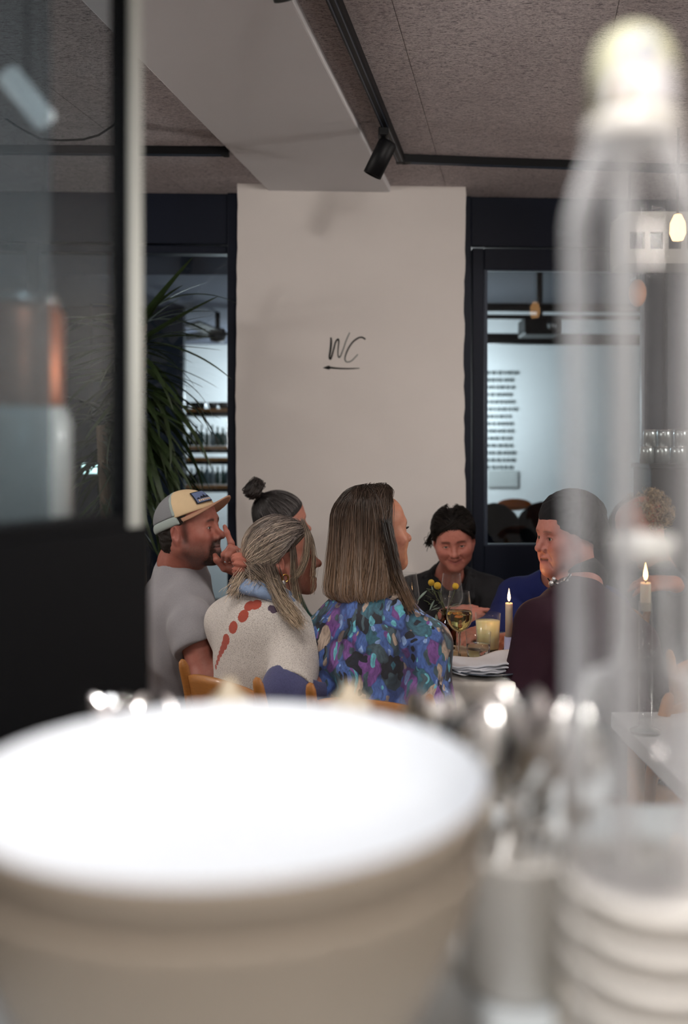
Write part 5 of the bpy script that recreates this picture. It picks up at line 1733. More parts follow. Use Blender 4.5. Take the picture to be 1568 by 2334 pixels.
# ------------------------------------------------------------------ chairs
def make_chair():
    t = thing('dining_chair', 'chair', 'chair', group='honey wood dining chairs')
    s = Sdf()
    V, Fq = [], []
    n = 14
    # seat: shallow dished board
    for lay in (0, 1):
        for i in range(n + 1):
            for j in range(n + 1):
                u, v = -1 + 2 * i / n, -1 + 2 * j / n
                rr = 1 - 0.10 * (abs(u) ** 4) * (abs(v) ** 4)
                V.append((u * 0.205 * rr * (0.93 + 0.07 * v), v * 0.20 * rr, 0.45 - 0.012 * (1 - u * u) * (1 - v * v) - lay * 0.016))
    o_ = (n + 1) ** 2
    for i in range(n):
        for j in range(n):
            a = i * (n + 1) + j; b = a + n + 1
            Fq += [(a, b, b + 1, a + 1), (o_ + a, o_ + a + 1, o_ + b + 1, o_ + b)]
    for i in range(n):
        for a, b in ((i * (n + 1), (i + 1) * (n + 1)), ((i + 1) * (n + 1) + n, i * (n + 1) + n), (i + 1, i), (n * (n + 1) + i, n * (n + 1) + i + 1)):
            Fq.append((a, b, o_ + b, o_ + a))
    np_mesh('seat', np.array(V), Fq, M['wood_oak'], t)
    V, Fq = [], []
    n, m = 18, 8
    for lay in (0, 1):
        for i in range(n + 1):
            for j in range(m + 1):
                u, v = -1 + 2 * i / n, j / m
                V.append((u * 0.172, -0.205 - 0.045 * v - 0.030 * (1 - u * u) + lay * 0.011, 0.575 + (0.20 - 0.018 * u * u) * v + 0.008 * (1 - abs(u) ** 6)))
    o_ = (n + 1) * (m + 1)
    for i in range(n):
        for j in range(m):
            a = i * (m + 1) + j; b = a + m + 1
            Fq += [(a, a + 1, b + 1, b), (o_ + a, o_ + b, o_ + b + 1, o_ + a + 1)]
    for i in range(n):
        for a, b in ((i * (m + 1), (i + 1) * (m + 1)), ((i + 1) * (m + 1) + m, i * (m + 1) + m)): Fq.append((a, b, o_ + b, o_ + a))
    for j in range(m):
        for a, b in ((j + 1, j), (n * (m + 1) + j, n * (m + 1) + j + 1)): Fq.append((a, b, o_ + b, o_ + a))
    np_mesh('backrest', np.array(V), Fq, M['wood_oak'], t)
    for x in (-1, 1):
        MB().tube([(x * 0.195, -0.235, 0.0), (x * 0.188, -0.205, 0.30), (x * 0.184, -0.190, 0.46), (x * 0.180, -0.208, 0.58), (x * 0.178, -0.240, 0.73), (x * 0.178, -0.256, 0.785), (x * 0.178, -0.262, 0.802), (x * 0.178, -0.264, 0.808)],
                  [0.012, 0.016, 0.019, 0.018, 0.0165, 0.0155, 0.011, 0.003], 12).build('leg', M['wood_oak'], t)
        MB().tube([(x * 0.185, 0.195, 0.0), (x * 0.180, 0.170, 0.44)], [0.011, 0.018], 12).build('leg', M['wood_oak'], t)
        MB().tube([(x * 0.186, -0.195, 0.40), (x * 0.180, 0.172, 0.40)], 0.011, 10).build('rail', M['wood_oak'], t)
    for y in (-0.192, 0.168): MB().tube([(-0.18, y, 0.415), (0.18, y, 0.415)], 0.011, 10).build('rail', M['wood_oak'], t)
    return t


chair0 = make_chair()
CH = [((-0.170, 2.785), 47, 'honey wood chair under the blonde woman in the cream jumper'), ((0.150, 2.615), 69, 'honey wood chair under the woman in the floral blouse'),
      ((man.r0[0] - 0.02, man.r0[1]), 22, 'honey wood chair under the man in the cap'), ((bun.r0[0], bun.r0[1]), 8, 'honey wood chair under the woman with the bun'),
      ((front.r0[0], front.r0[1] + 0.0), -94, 'honey wood chair under the smiling woman in black'), ((blue.r0[0], blue.r0[1]), 205, 'honey wood chair under the person in blue'),
      ((older.r0[0] + 0.03, older.r0[1] - 0.03), 128, 'honey wood chair under the woman in the headwrap'), ((curly.r0[0], curly.r0[1]), 195, 'honey wood chair under the curly haired person')]
for i, ((x, y), a, lab) in enumerate(CH):
    c = chair0 if i == 0 else copy_tree(chair0)
    c.location = (x, y, 0)
    c.rotation_euler = (0, 0, math.radians(a - 90))
    c['label'] = lab
    c.scale = (0.88, 0.96, 1)

# ------------------------------------------------------------------ the round table
TC, TRD, TZ = (0.385, 3.275), 0.585, 0.745
tb = thing('dining_table', 'round dining table under a pale linen cloth', 'table', (TC[0], TC[1], 0))
MB().lathe([(0, 0.715), (TRD - 0.02, 0.715), (TRD, 0.722), (TRD, 0.738), (TRD - 0.005, TZ), (0, TZ)], 64).build('tabletop', M['wood_oak'], tb)
MB().lathe([(0, 0.03), (0.05, 0.03), (0.042, 0.1), (0.042, 0.68), (0.09, 0.715), (0, 0.715)], 24).build('pedestal', M['black'], tb)
MB().lathe([(0, 0), (0.28, 0), (0.28, 0.012), (0.06, 0.03), (0, 0.03)], 40).build('foot_plate', M['black'], tb)
M['linen'] = pm('pale_linen', srgb(206, 200, 192), 0.9, var=(60, 0.06), bump=(300, 0.3, 0.001))
V, Fq = [], []
nr, nt = 26, 128
prof = [(r_ * TRD, TZ + 0.0035) for r_ in np.linspace(0.04, 1.0, 12)] + [(TRD + 0.006, TZ + 0.001), (TRD + 0.010, TZ - 0.008)] + [(TRD + 0.012 + 0.03 * k / 11, TZ - 0.02 - 0.24 * k / 11) for k in range(12)]
for i, (r_, z) in enumerate(prof):
    for k in range(nt):
        a = 2 * PI * k / nt
        dr = max(0, TZ - z) / 0.26
        rr = r_ + dr * 0.028 * math.sin(13 * a + 0.7 * math.sin(3 * a)) + dr * 0.01 * math.sin(29 * a)
        V.append((rr * math.cos(a), rr * math.sin(a), z))
for i in range(len(prof) - 1):
    for k in range(nt):
        a, b = i * nt + k, i * nt + (k + 1) % nt
        Fq.append((a, b, b + nt, a + nt))
V.append((0, 0, TZ + 0.0035)); Fq = Fq + [(len(V) - 1, (k + 1) % nt, k, k) for k in range(0)]
cap_i = len(V) - 1
me_o = MB().add(V, Fq + [(cap_i, (k + 1) % nt, k) for k in range(nt)]).build('tablecloth', M['linen'])
me_o.location = (TC[0], TC[1], 0)
tag(me_o, 'pale linen cloth hanging over the round dining table', 'tablecloth')
TOP = TZ + 0.0038
rn_ = MB(); rn_.box(-0.17, 0.17, -0.50, 0.50, 0, 0.002); ro = rn_.build('table_runner', pm('tan_runner', srgb(176, 154, 132), 0.9, var=(40, 0.08)), smooth=False)
ro.location = (TC[0], TC[1] + 0.03, TOP); ro.rotation_euler = (0, 0, 0.25)
tag(ro, 'tan paper runner along the middle of the table', 'runner')
TOP += 0.0022


def tp(px, py):
    """point of the table top that shows at (px, py)"""
    d = F_PX * (CAMZ - TOP) / (py - CY)
    return Vector(((px - CX) / F_PX * d, d, TOP))


def glass_mat(name, col=(1, 1, 1, 1), rough=0.0, ior=1.45):
    t = NT(name)
    t.b.inputs['Base Color'].default_value = col
    t.b.inputs['Roughness'].default_value = rough
    t.b.inputs['IOR'].default_value = ior
    t.b.inputs['Transmission Weight'].default_value = 1.0
    return t.m


M['glass'] = glass_mat('clear_glass', (0.98, 0.99, 0.99, 1))
M['thin_glass'] = pane_mat('thin_clear_glass', (0.96, 0.97, 0.97), 0.012, 0.03, (0.7, 0.7, 0.7), 0.45)
M['amber'] = glass_mat('amber_glass', (0.30, 0.09, 0.012, 1))
M['wine'] = glass_mat('white_wine', (0.93, 0.72, 0.26, 1), 0.0, 1.34)
M['water'] = glass_mat('water', (0.97, 0.98, 0.98, 1), 0.0, 1.33)
M['lemonade'] = pm('cloudy_lemonade', srgb(226, 212, 158), 0.3, var=(40, 0.05), sub=0.2)
M['china'] = pm('white_china', srgb(226, 222, 216), 0.25, coat=0.3)
M['cream_china'] = pm('cream_stoneware', srgb(206, 190, 164), 0.35, coat=0.2)
M['grey_plate'] = pm('grey_blue_plate', srgb(78, 88, 102), 0.35, coat=0.3)
M['napkin'] = pm('white_napkin', srgb(222, 224, 232), 0.9, var=(120, 0.05), bump=(400, 0.25, 0.001))


def wine_glass(label, p, wine=None, sc=1.0):
    t = thing('wine_glass', label, 'wine glass', p, group='wine glasses on the table')
    k = sc
    MB().lathe([(0, 0.001), (0.036 * k, 0.001), (0.036 * k, 0.0022), (0.012 * k, 0.005), (0.0046 * k, 0.012), (0.0038 * k, 0.03), (0.0038 * k, 0.078 * k), (0.0052 * k, 0.088 * k), (0, 0.090 * k)], 40).build('stem', M['glass'], t)
    out = [(0.004, 0.0875), (0.012, 0.090), (0.024, 0.099), (0.0345, 0.113), (0.0395, 0.129), (0.0400, 0.142), (0.0375, 0.160), (0.0335, 0.185), (0.0300, 0.212)]
    MB().lathe([(r * k, z * k) for r, z in out], 48).build('bowl', M['thin_glass'], t)
    MB().tube([(0.0300 * k * math.cos(a), 0.0300 * k * math.sin(a), 0.212 * k) for a in np.linspace(0, 2 * PI, 49)], 0.0007, 6, cap=False).build('rim', M['thin_glass'], t)
    if wine:
        prof = [(0, 0.0895 * k)] + [((r - 0.0013) * k, (z + 0.001) * k) for r, z in out[1:6]] + [((0.0385 - 0.0015) * k, 0.152 * k), (0, 0.152 * k)]
        MB().lathe(prof, 48).build('wine', wine, t)
    return t


wine_glass('wine glass half full of golden white wine', tp(1047, 1506), M['wine'])
wine_glass('empty wine glass behind the amber bottle of flowers', tp(1029, 1446), None, 1.0)
wine_glass('empty wine glass beside the chin of the woman in the floral blouse', tp(928, 1456), None, 1.06)
# tumbler with water
t = thing('water_tumbler', 'low glass tumbler of water in front of the lemonade', 'glass', tp(1090, 1503))
MB().lathe([(0, 0.0), (0.034, 0.0), (0.0345, 0.003), (0.0392, 0.086), (0.0380, 0.0865)], 44).build('tumbler_wall', M['thin_glass'], t)
MB().lathe([(0, 0.0085), (0.0333, 0.0085), (0.0358, 0.047), (0, 0.047)], 44).build('water', M['water'], t)
t = thing('lemonade_glass', 'tall glass of cloudy yellow lemonade', 'glass', tp(1112, 1484))
MB().lathe([(0, 0.0), (0.0345, 0.0), (0.035, 0.003), (0.0405, 0.122), (0.0393, 0.1225)], 44).build('glass_wall', M['thin_glass'], t)
MB().lathe([(0, 0.0105), (0.0338, 0.0105), (0.0383, 0.098), (0, 0.098)], 44).build('lemonade', M['lemonade'], t)
# amber bottle with flowers
ab = thing('amber_bottle', 'brown glass apothecary bottle used as a vase', 'bottle', tp(1017, 1482))
MB().lathe([(0, 0), (0.030, 0), (0.033, 0.004), (0.033, 0.082), (0.030, 0.092), (0.017, 0.102), (0.0155, 0.108), (0.0155, 0.124), (0.0185, 0.126), (0.0185, 0.132), (0.0130, 0.132), (0.0130, 0.104), (0.028, 0.088), (0.0305, 0.080), (0.0305, 0.006), (0, 0.006)], 44).build('bottle_wall', M['amber'], ab)
a0 = ab.location.copy()
M['stem'] = pm('green_stem', srgb(92, 104, 74), 0.6)
M['craspedia'] = pm('yellow_flower', srgb(222, 182, 62), 0.85, var=(300, 0.2), bump=(500, 0.9, 0.004))
M['eucalyptus'] = pm('eucalyptus_leaf', srgb(138, 156, 144), 0.65, var=(60, 0.12))
for k, (px, py, d) in enumerate(((983, 1328, 3.05), (997, 1335, 3.03), (1038, 1336, 3.03))):
    hd = at(px, py, d)
    fl_ = thing('craspedia', ['leftmost yellow ball flower in the amber bottle', 'larger yellow ball flower, second from the left, in the amber bottle', 'yellow ball flower on the right, in front of the empty glass'][k], 'flower', a0 + Vector((0, 0, 0.13)), group='yellow ball flowers')
    b0 = fl_.location
    V, Fq = [], []
    mb = MB().ball(hd - b0, 0.0105 if k != 1 else 0.0118, 10)
    mb.build('flower_head', M['craspedia'], fl_)
    mid = (hd - b0) * 0.5 + Vector(((hd - b0).x * 0.12, 0, -0.005))
    MB().tube([Vector((0.002 * (k - 1), 0, -0.07)), Vector((0.003 * (k - 1), 0, 0.0)), mid, hd - b0 - Vector((0, 0, 0.008))], 0.0013, 6).build('stem', M['stem'], fl_)
eu = thing('eucalyptus_sprig', 'eucalyptus sprig with grey green leaves in the amber bottle', 'plant', a0 + Vector((0, 0, 0.13)))
b0 = eu.location
for pts in ([(1012, 1400), (1006, 1372), (998, 1350), (985, 1344), (972, 1342)], [(1012, 1400), (992, 1388), (975, 1372), (966, 1368)], [(1012, 1402), (1000, 1392), (992, 1404), (990, 1420)], [(1016, 1400), (1008, 1366), (1004, 1350)], [(1014, 1400), (1026, 1384), (1036, 1380)]):
    MB().tube([at(px, py, 3.04) - b0 for px, py in pts], 0.0011, 6).build('twig', M['stem'], eu)


def leaf_mesh(L, W, fold=0.15, droop=0.0, n=10):
    V, Fq = [], []
    for i in range(n + 1):
        u = i / n
        w_ = W * math.sin(PI * min(1, u * 0.98 + 0.02)) ** 0.8 * (1 - 0.25 * u)
        z = -droop * u * u * L
        for s_ in (-1, 0, 1):
            V.append((s_ * w_, u * L, z + abs(s_) * fold * w_))
    for i in range(n):
        for k in (0, 1):
            a = i * 3 + k
            Fq.append((a, a + 1, a + 4, a + 3))
    o_ = len(V)
    V += [(x, y, z - 0.0006) for x, y, z in V]
    Fq += [tuple(i + o_ for i in q[::-1]) for q in Fq]
    return V, Fq


lv, lf = leaf_mesh(0.036, 0.0078)
for k, (px, py, dx, dz, sc) in enumerate(((973, 1346, -0.75, -0.75, 1.25), (990, 1368, -0.45, -0.9, 1.0), (994, 1400, 0.05, -1, 0.9), (1003, 1385, -0.8, -0.2, 0.9), (1022, 1384, 0.9, 0.15, 1.1), (1004, 1352, -0.4, 0.8, 0.5), (997, 1378, -0.9, -0.5, 0.6), (986, 1346, -0.2, 0.9, 0.45), (1030, 1380, 0.9, 0.3, 0.6))):
    o = MB().add(lv, lf).build('leaf', M['eucalyptus'], eu)
    o.location = at(px, py, 3.035) - b0
    d_ = Vector((dx, -0.25 + 0.1 * (k % 3), dz)).normalized()
    o.rotation_euler = d_.to_track_quat('Y', 'Z').to_euler()
    o.scale = (sc, sc, sc)
sr = random.Random(4)
for k in range(16):
    px, py = sr.uniform(968, 1012), sr.uniform(1342, 1380)
    o = MB().ball((0, 0, 0), 0.0016, 5).build('seed', M['stem'], eu); o.location = at(px, py, 3.035) - b0
    MB().tube([at(px, py, 3.035) - b0, at(px * 0.6 + 1004 * 0.4, py * 0.6 + 1372 * 0.4, 3.04) - b0], 0.0006, 4).build('twig', M['stem'], eu)


def candle(label, base, h, top, r=0.0115, holder=None, flame=1.0, lw=0.35):
    t = thing('candle', label, 'candle', base, group='lit candles')
    M.setdefault('wax', pm('candle_wax', srgb(232, 214, 190), 0.5, sub=0.35))
    M.setdefault('lilac', pm('lilac_ceramic', srgb(176, 178, 214), 0.4))
    M.setdefault('flame', pm('flame', (1, 0.6, 0.2), 0.5, emit=((1.0, 0.55, 0.20), 10)))
    M.setdefault('flame_core', pm('flame_core', (1, 0.8, 0.5), 0.5, emit=((1.0, 0.80, 0.50), 24)))
    MB().lathe([(0, 0), (0.032, 0), (0.034, 0.006), (0.016, 0.014), (0.0145, h), (0.013, h), (0.012, h - 0.02), (0, h - 0.02)], 28).build('holder', holder or M['lilac'], t)
    MB().lathe([(0, h - 0.02), (r, h - 0.02), (r, top - 0.004), (r * 0.92, top), (r * 0.6, top - 0.003), (0, top - 0.004)], 24).build('wax_stick', M['wax'], t)
    MB().tube([(0, 0, top - 0.005), (0.0006, 0, top + 0.006), (0.002, 0, top + 0.010)], 0.0011, 6).build('wick', M['black'], t)
    k = flame
    MB().lathe([(0, top + 0.004), (0.0035 * k, top + 0.008), (0.0052 * k, top + 0.015 * k), (0.0046 * k, top + 0.023 * k), (0.0024 * k, top + 0.034 * k), (0, top + 0.046 * k)], 16).build('flame', M['flame'], t)
    l = bpy.data.lights.new('candle_light', 'POINT'); l.energy = lw; l.color = (1, 0.55, 0.22); l.shadow_soft_size = 0.012
    lo_ = bpy.data.objects.new('candle_light', l); COL.objects.link(lo_); lo_.parent = t; lo_.location = (0, 0, top + 0.06 * k)
    return t


cb = tp(1160, 1496)
candle('lit cream taper candle in a lilac holder on the round table', cb, 0.062, at(1163, 1374, cb.y).z - TOP)
# napkins on a plate
pc = Vector((0.415, 2.80, TOP))
t = thing('plate', 'grey plate under the folded napkins at the near table edge', 'plate', pc)
MB().lathe([(0, 0), (0.060, 0), (0.065, 0.003), (0.108, 0.012), (0.112, 0.0155), (0.108, 0.0165), (0.062, 0.0065), (0, 0.0060)], 56).build('plate_body', M['grey_plate'], t)
for k in range(4):
    V, Fq = [], []
    nx, ny = 26, 14
    g = np.random.default_rng(90 + k)
    ph = g.uniform(0, 6, 4)
    for lay in (0, 1):
        for i in range(nx + 1):
            for j in range(ny + 1):
                u, v = i / nx, j / ny
                x = -0.098 + 0.21 * u; y = -0.065 + 0.125 * v
                ed = (1 - u) ** 3
                x += 0.006 * math.sin(9 * v + ph[0]) * ed - 0.004 * k * (1 - u)
                y += 0.004 * math.sin(14 * u + ph[1]) * (1 - v)
                z = 0.0115 + k * 0.0062 + 0.0028 * math.sin(8 * u + 5 * v + ph[2]) * 0.8 + 0.0016 * math.sin(26 * u + ph[3]) * (1 - v) + (0.012 * max(0, u - 0.45) * v if k == 3 else 0) + (0.0022 if lay else -0.0022)
                if k == 3: z += 0.010 * smooth_step(np.array(u), 0.35, 0.7) * (0.4 + v)
                V.append((x, y, float(z)))
    o_ = (nx + 1) * (ny + 1)
    for i in range(nx):
        for j in range(ny):
            a = i * (ny + 1) + j; b = a + ny + 1
            Fq += [(a, a + 1, b + 1, b), (o_ + a, o_ + b, o_ + b + 1, o_ + a + 1)]
    for i in range(nx):
        for a, b in ((i * (ny + 1), (i + 1) * (ny + 1)), ((i + 1) * (ny + 1) + ny, i * (ny + 1) + ny)): Fq.append((a, b, o_ + b, o_ + a))
    for j in range(ny):
        for a, b in ((j + 1, j), (nx * (ny + 1) + j, nx * (ny + 1) + j + 1)): Fq.append((a, b, o_ + b, o_ + a))
    o = np_mesh('folded_napkin', np.array(V), Fq, M['napkin']); o.location = pc + Vector((-0.004 + 0.005 * (k % 2), 0.0, 0)); o.rotation_euler = (0, 0, 0.10 - 0.03 * k)
    tag(o, ['lowest of the four white napkins on the plate', 'second white napkin from the plate, with a wavy edge', 'third white napkin from the plate', 'topmost white napkin folded high on the plate'][k], 'napkin', 'white napkins stacked on the plate')
# small cup and saucer, side plates, cloth napkin
t = thing('saucer', 'cream saucer beside the floral sleeve', 'saucer', tp(1010, 1496)); MB().lathe([(0, 0), (0.03, 0), (0.052, 0.009), (0.054, 0.011), (0.05, 0.011), (0.028, 0.003), (0, 0.003)], 40).build('saucer_body', M['cream_china'], t)
t2 = thing('small_cup', 'small cream cup on the saucer', 'cup', t.location + Vector((0, 0, 0.0034)))
MB().lathe([(0, 0), (0.018, 0), (0.026, 0.02), (0.028, 0.036), (0.026, 0.036), (0.023, 0.02), (0.016, 0.004), (0, 0.004)], 36).build('cup_body', M['cream_china'], t2)
MB().tube([(0.026, 0, 0.030), (0.038, 0, 0.028), (0.040, 0, 0.018), (0.026, 0, 0.012)], 0.003, 8).build('handle', M['cream_china'], t2)
zz = 0.0
sp0 = tp(1148, 1470)
for k in range(2):
    t = thing('side_plate', ['lower cream side plate near the candle', 'upper cream side plate near the candle'][k], 'plate', sp0 + Vector((0, 0, zz)), group='side plates near the candle')
    MB().lathe([(0, 0), (0.04, 0), (0.07, 0.010), (0.072, 0.012), (0.068, 0.012), (0.038, 0.004), (0, 0.004)], 44).build('plate_body', M['cream_china'], t); zz += 0.0095
t = thing('side_bowl', 'dark small dish on the side plates', 'dish', sp0 + Vector((0, 0, zz + 0.004))); MB().lathe([(0, 0), (0.03, 0), (0.046, 0.012), (0.044, 0.012), (0.028, 0.003), (0, 0.003)], 36).build('dish_body', M['grey_plate'], t)
V, Fq = [], []
g = np.random.default_rng(5)
n = 24
for lay in (0, 1):
    for i in range(n + 1):
        for j in range(n + 1):
            u, v = -1 + 2 * i / n, -1 + 2 * j / n
            z = 0.012 + 0.014 * math.sin(5 * u + 2 * v) * math.cos(4 * v - u) * (1 - u * u * v * v) + 0.010 * (1 - u * u) * (1 - v * v)
            V.append((u * 0.075 + 0.01 * math.sin(4 * v), v * 0.06 + 0.008 * math.sin(5 * u), max(0.0015, z) - (0.0015 if lay else 0)))
o_ = (n + 1) ** 2
for i in range(n):
    for j in range(n):
        a = i * (n + 1) + j; b = a + n + 1
        Fq += [(a, b, b + 1, a + 1), (o_ + a, o_ + a + 1, o_ + b + 1, o_ + b)]
o = np_mesh('crumpled_napkin', np.array(V), Fq, M['napkin']); o.location = tp(972, 1440); tag(o, 'crumpled white napkin behind the floral shoulder', 'napkin')

# ------------------------------------------------------------------ neighbouring table, right
NT0 = (1.02, 2.02)
nt_ = thing('side_table', 'square table with a white top at the right edge', 'table', (NT0[0], NT0[1], 0))
M['white_top'] = pm('white_laminate', srgb(206, 206, 210), 0.4)
MB().box(-0.36, 0.36, -0.36, 0.36, 0.71, 0.75).build('tabletop', M['white_top'], nt_, smooth=False, bevel=0.004)
for sx in (-1, 1):
    for sy in (-1, 1): MB().tube([(sx * 0.32, sy * 0.32, 0), (sx * 0.31, sy * 0.31, 0.71)], [0.014, 0.022], 10).build('leg', M['wood_oak'], nt_)
c = copy_tree(chair0); c.location = (1.16, 2.62, 0); c.rotation_euler = (0, 0, math.radians(-100 - 90 + 20)); c['label'] = 'honey wood chair standing at the white side table'
st_ = at(1318, 1400, 2.34)
candle('lit lilac candle on a tall stick at the white side table', Vector((st_.x + 0.12, 2.2, 0.7502)), 0.30, 0.345, 0.0115, M['thin_glass'], 1.0, 0.2)  # added in place of the table candle's refraction through the bottle

# ------------------------------------------------------------------ right background: hanging shelf, jars, lamp
hs_ = thing('hanging_shelf', 'pale grey hanging cabinet with two dark openings at the upper right', 'cabinet', at(1500, 600, 4.0))
h0 = hs_.location
def rel(px, py, d=4.0): return at(px, py, d) - h0
M['pale_grey'] = pm('pale_grey_paint', srgb(168, 166, 160), 0.7)
a, b = rel(1425, 600), rel(1640, 482)
mb = MB()
mb.box(a.x, b.x, 0.0, 0.22, a.z, a.z + 0.06).box(a.x, b.x, 0.0, 0.22, b.z - 0.085, b.z).box(a.x, b.x, 0.2, 0.22, a.z, b.z)
for px in (1428, 1476, 1518, 1560, 1620):
    q = rel(px, 540); mb.box(q.x - 0.012, q.x + 0.012, 0.001, 0.2, a.z + 0.02, b.z - 0.03)
mb.build('carcass', M['pale_grey'], hs_, smooth=False)
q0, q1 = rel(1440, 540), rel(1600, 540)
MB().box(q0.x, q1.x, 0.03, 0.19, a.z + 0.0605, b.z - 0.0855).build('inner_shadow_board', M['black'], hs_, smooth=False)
for px in (1450, 1590): q = rel(px, 482); MB().tube([(q.x, 0.1, b.z - 0.01), (q.x, 0.1, CEIL - h0.z)], 0.006).build('hanger_rod', M['black'], hs_)
wb = thing('wall_lamp', 'small peach glass globe lamp beside the door', 'lamp', at(1452, 668, 4.42))  # peach globe put in for a face-coloured reflection
MB().ball((0, 0, 0), 0.055, 14, (0.75, 0.75, 1.15)).build('shade', pm('peach_glass', srgb(206, 150, 122), 0.5), wb)
MB().tube([(0, 0, 0.05), (0.02, 0.06, 0.09), (0.02, 0.16, 0.09)], 0.008).build('bracket', M['black'], wb)
sd_ = thing('side_cabinet', 'black sideboard below the glass jars at the right', 'cabinet', (at(1520, 1060, 4.2).x + 0.06, 4.2, 0))
zc_ = at(1500, 1056, 4.2).z
MB().box(-0.17, 0.35, -0.13, 0.13, 0.0, zc_ - 0.02).build('carcass', M['black'], sd_, smooth=False, bevel=0.004)
MB().box(-0.18, 0.36, -0.14, 0.14, zc_ - 0.019, zc_).build('top_board', M['black'], sd_, smooth=False)
M['jar'] = pm('silvered_glass', srgb(150, 158, 158), 0.15, 0.6)
for k, (px, py, r) in enumerate(((1474, 1055, 0.030), (1508, 1055, 0.034), (1546, 1055, 0.034))):
    p = at(px, py, 4.16); p.z = zc_ + 0.0005
    for lv_ in range(2):
        t = thing('glass_jar', '%s glass jar %s on the black sideboard' % (['lower', 'upper'][lv_], ['farthest left', 'in the middle', 'farthest right'][k]), 'jar', p, group='stacked jars on the sideboard')
        h = 0.072
        MB().lathe([(0, 0), (r, 0), (r, h - 0.01), (r * 0.93, h - 0.004), (0, h - 0.004)], 28).build('jar_body', M['jar'], t)
        MB().lathe([(0, h - 0.0035), (r * 1.02, h - 0.0035), (r * 1.02, h), (0, h)], 28).build('lid', M['steel'], t)
        p = p + Vector((0.012, 0, h + 0.0005)); r *= 0.9
fb = thing('filament_bulb', 'glowing warm filament bulb at the right edge', 'lamp', at(1545, 520, 3.6))
MB().lathe([(0, -0.05), (0.02, -0.045), (0.03, -0.02), (0.028, 0.02), (0.014, 0.05), (0, 0.055)], 20).build('bulb', pm('warm_bulb', (1, 0.6, 0.3), 0.3, emit=((1, 0.5, 0.2), 4)), fb)
MB().tube([(0, 0, 0.05), (0, 0, CEIL - fb.location.z)], 0.005).build('cord', M['black'], fb)

# ------------------------------------------------------------------ yucca by the window
yu = thing('potted_yucca', 'tall yucca with long dark sword leaves in front of the left window', 'plant', (-0.88, 4.02, 0))
M['yucca'] = pm('yucca_leaf', srgb(46, 62, 34), 0.45, var=(30, 0.25))
M['trunk'] = pm('yucca_trunk', srgb(92, 78, 62), 0.9, bump=(60, 0.6, 0.01))
MB().lathe([(0, 0), (0.13, 0), (0.16, 0.28), (0.15, 0.28), (0.125, 0.02), (0, 0.02)], 32).build('pot', pm('charcoal_pot', srgb(44, 44, 48), 0.8), yu)
MB().lathe([(0, 0.025), (0.14, 0.26), (0, 0.262)], 24).build('soil', M['wood_dark'], yu)
MB().tube([(0, 0, 0.2), (0.02, 0, 0.7), (0.0, 0.01, 1.2), (0.03, 0, 1.95)], [0.045, 0.04, 0.035, 0.026], 12).build('trunk', M['trunk'], yu)
MB().tube([(0, 0, 0.6), (-0.10, -0.02, 1.0), (-0.13, -0.02, 1.5)], [0.03, 0.028, 0.022], 10).build('trunk', M['trunk'], yu)
metas = []
for k, (L, W, dr) in enumerate(((0.42, 0.017, 0.10), (0.46, 0.019, 0.40), (0.50, 0.018, 0.75), (0.38, 0.015, 0.25))):
    V, Fq = [], []
    n = 12
    ang = 0.0; y = z = 0.0
    for i in range(n + 1):
        u = i / n
        w_ = W * min(1, 0.45 + 3.2 * u) * (1 - u) ** 0.6 if u < 1 else 0.0
        for s_ in (-1, 0, 1): V.append((s_ * w_, y, z + abs(s_) * 0.25 * w_))
        ang = -dr * 1.7 * u
        y += L / n * math.cos(ang); z += L / n * math.sin(ang)
    for i in range(n):
        for q in (0, 1): a = i * 3 + q; Fq.append((a, a + 1, a + 4, a + 3))
    o_ = len(V); V += [(x, yy, zz_ - 0.001) for x, yy, zz_ in V]; Fq += [tuple(i + o_ for i in q[::-1]) for q in Fq]
    me = bpy.data.meshes.new('leaf'); me.from_pydata(V, [], Fq); me.materials.append(M['yucca'])
    me.polygons.foreach_set('use_smooth', [True] * len(me.polygons)); metas.append(me)
lr = random.Random(17)
for k in range(250):
    o = bpy.data.objects.new('leaf', metas[lr.randrange(4)]); COL.objects.link(o); o.parent = yu
    if k < 190:
        f = lr.random() ** 0.85; base = Vector((0.03, 0, 1.22 + 0.74 * f))
        el = (70 * f - 52) + lr.uniform(-18, 14) + 12 * (f > 0.85)
    else:
        f = lr.random(); base = Vector((-0.13, -0.02, 1.1 + 0.5 * f)); el = 70 * f - 48 + lr.uniform(-18, 14)
    az = lr.uniform(0, 360) if k % 3 else lr.uniform(-60, 60) - 90
    o.location = base
    o.rotation_euler = (math.radians(el), math.radians(lr.uniform(-25, 25)), math.radians(az))
    if math.sin(math.radians(az + 90)) > 0.2: o.rotation_euler[2] = math.radians(-az)
    s_ = lr.uniform(0.72, 1.0); o.scale = (s_, s_ * (0.62 if math.cos(math.radians(o.rotation_euler[2])) > 1.5 else 1), s_)

# ------------------------------------------------------------------ foreground: bar counter and what stands on it
CT = 1.068
bc_ = thing('bar_counter', 'white topped bar counter in the foreground', 'counter', (0, 0.6, 0))
M['marble'] = pm('pale_stone_top', srgb(214, 220, 224), 0.3, var=(5, 0.06), coat=0.2)
MB().box(-0.26, 0.95, -0.42, 0.30, CT - 0.04, CT).build('worktop', M['marble'], bc_, smooth=False, bevel=0.004)
MB().box(-0.24, 0.92, -0.38, 0.26, 0.0, CT - 0.0405).build('carcass', M['black'], bc_, smooth=False)

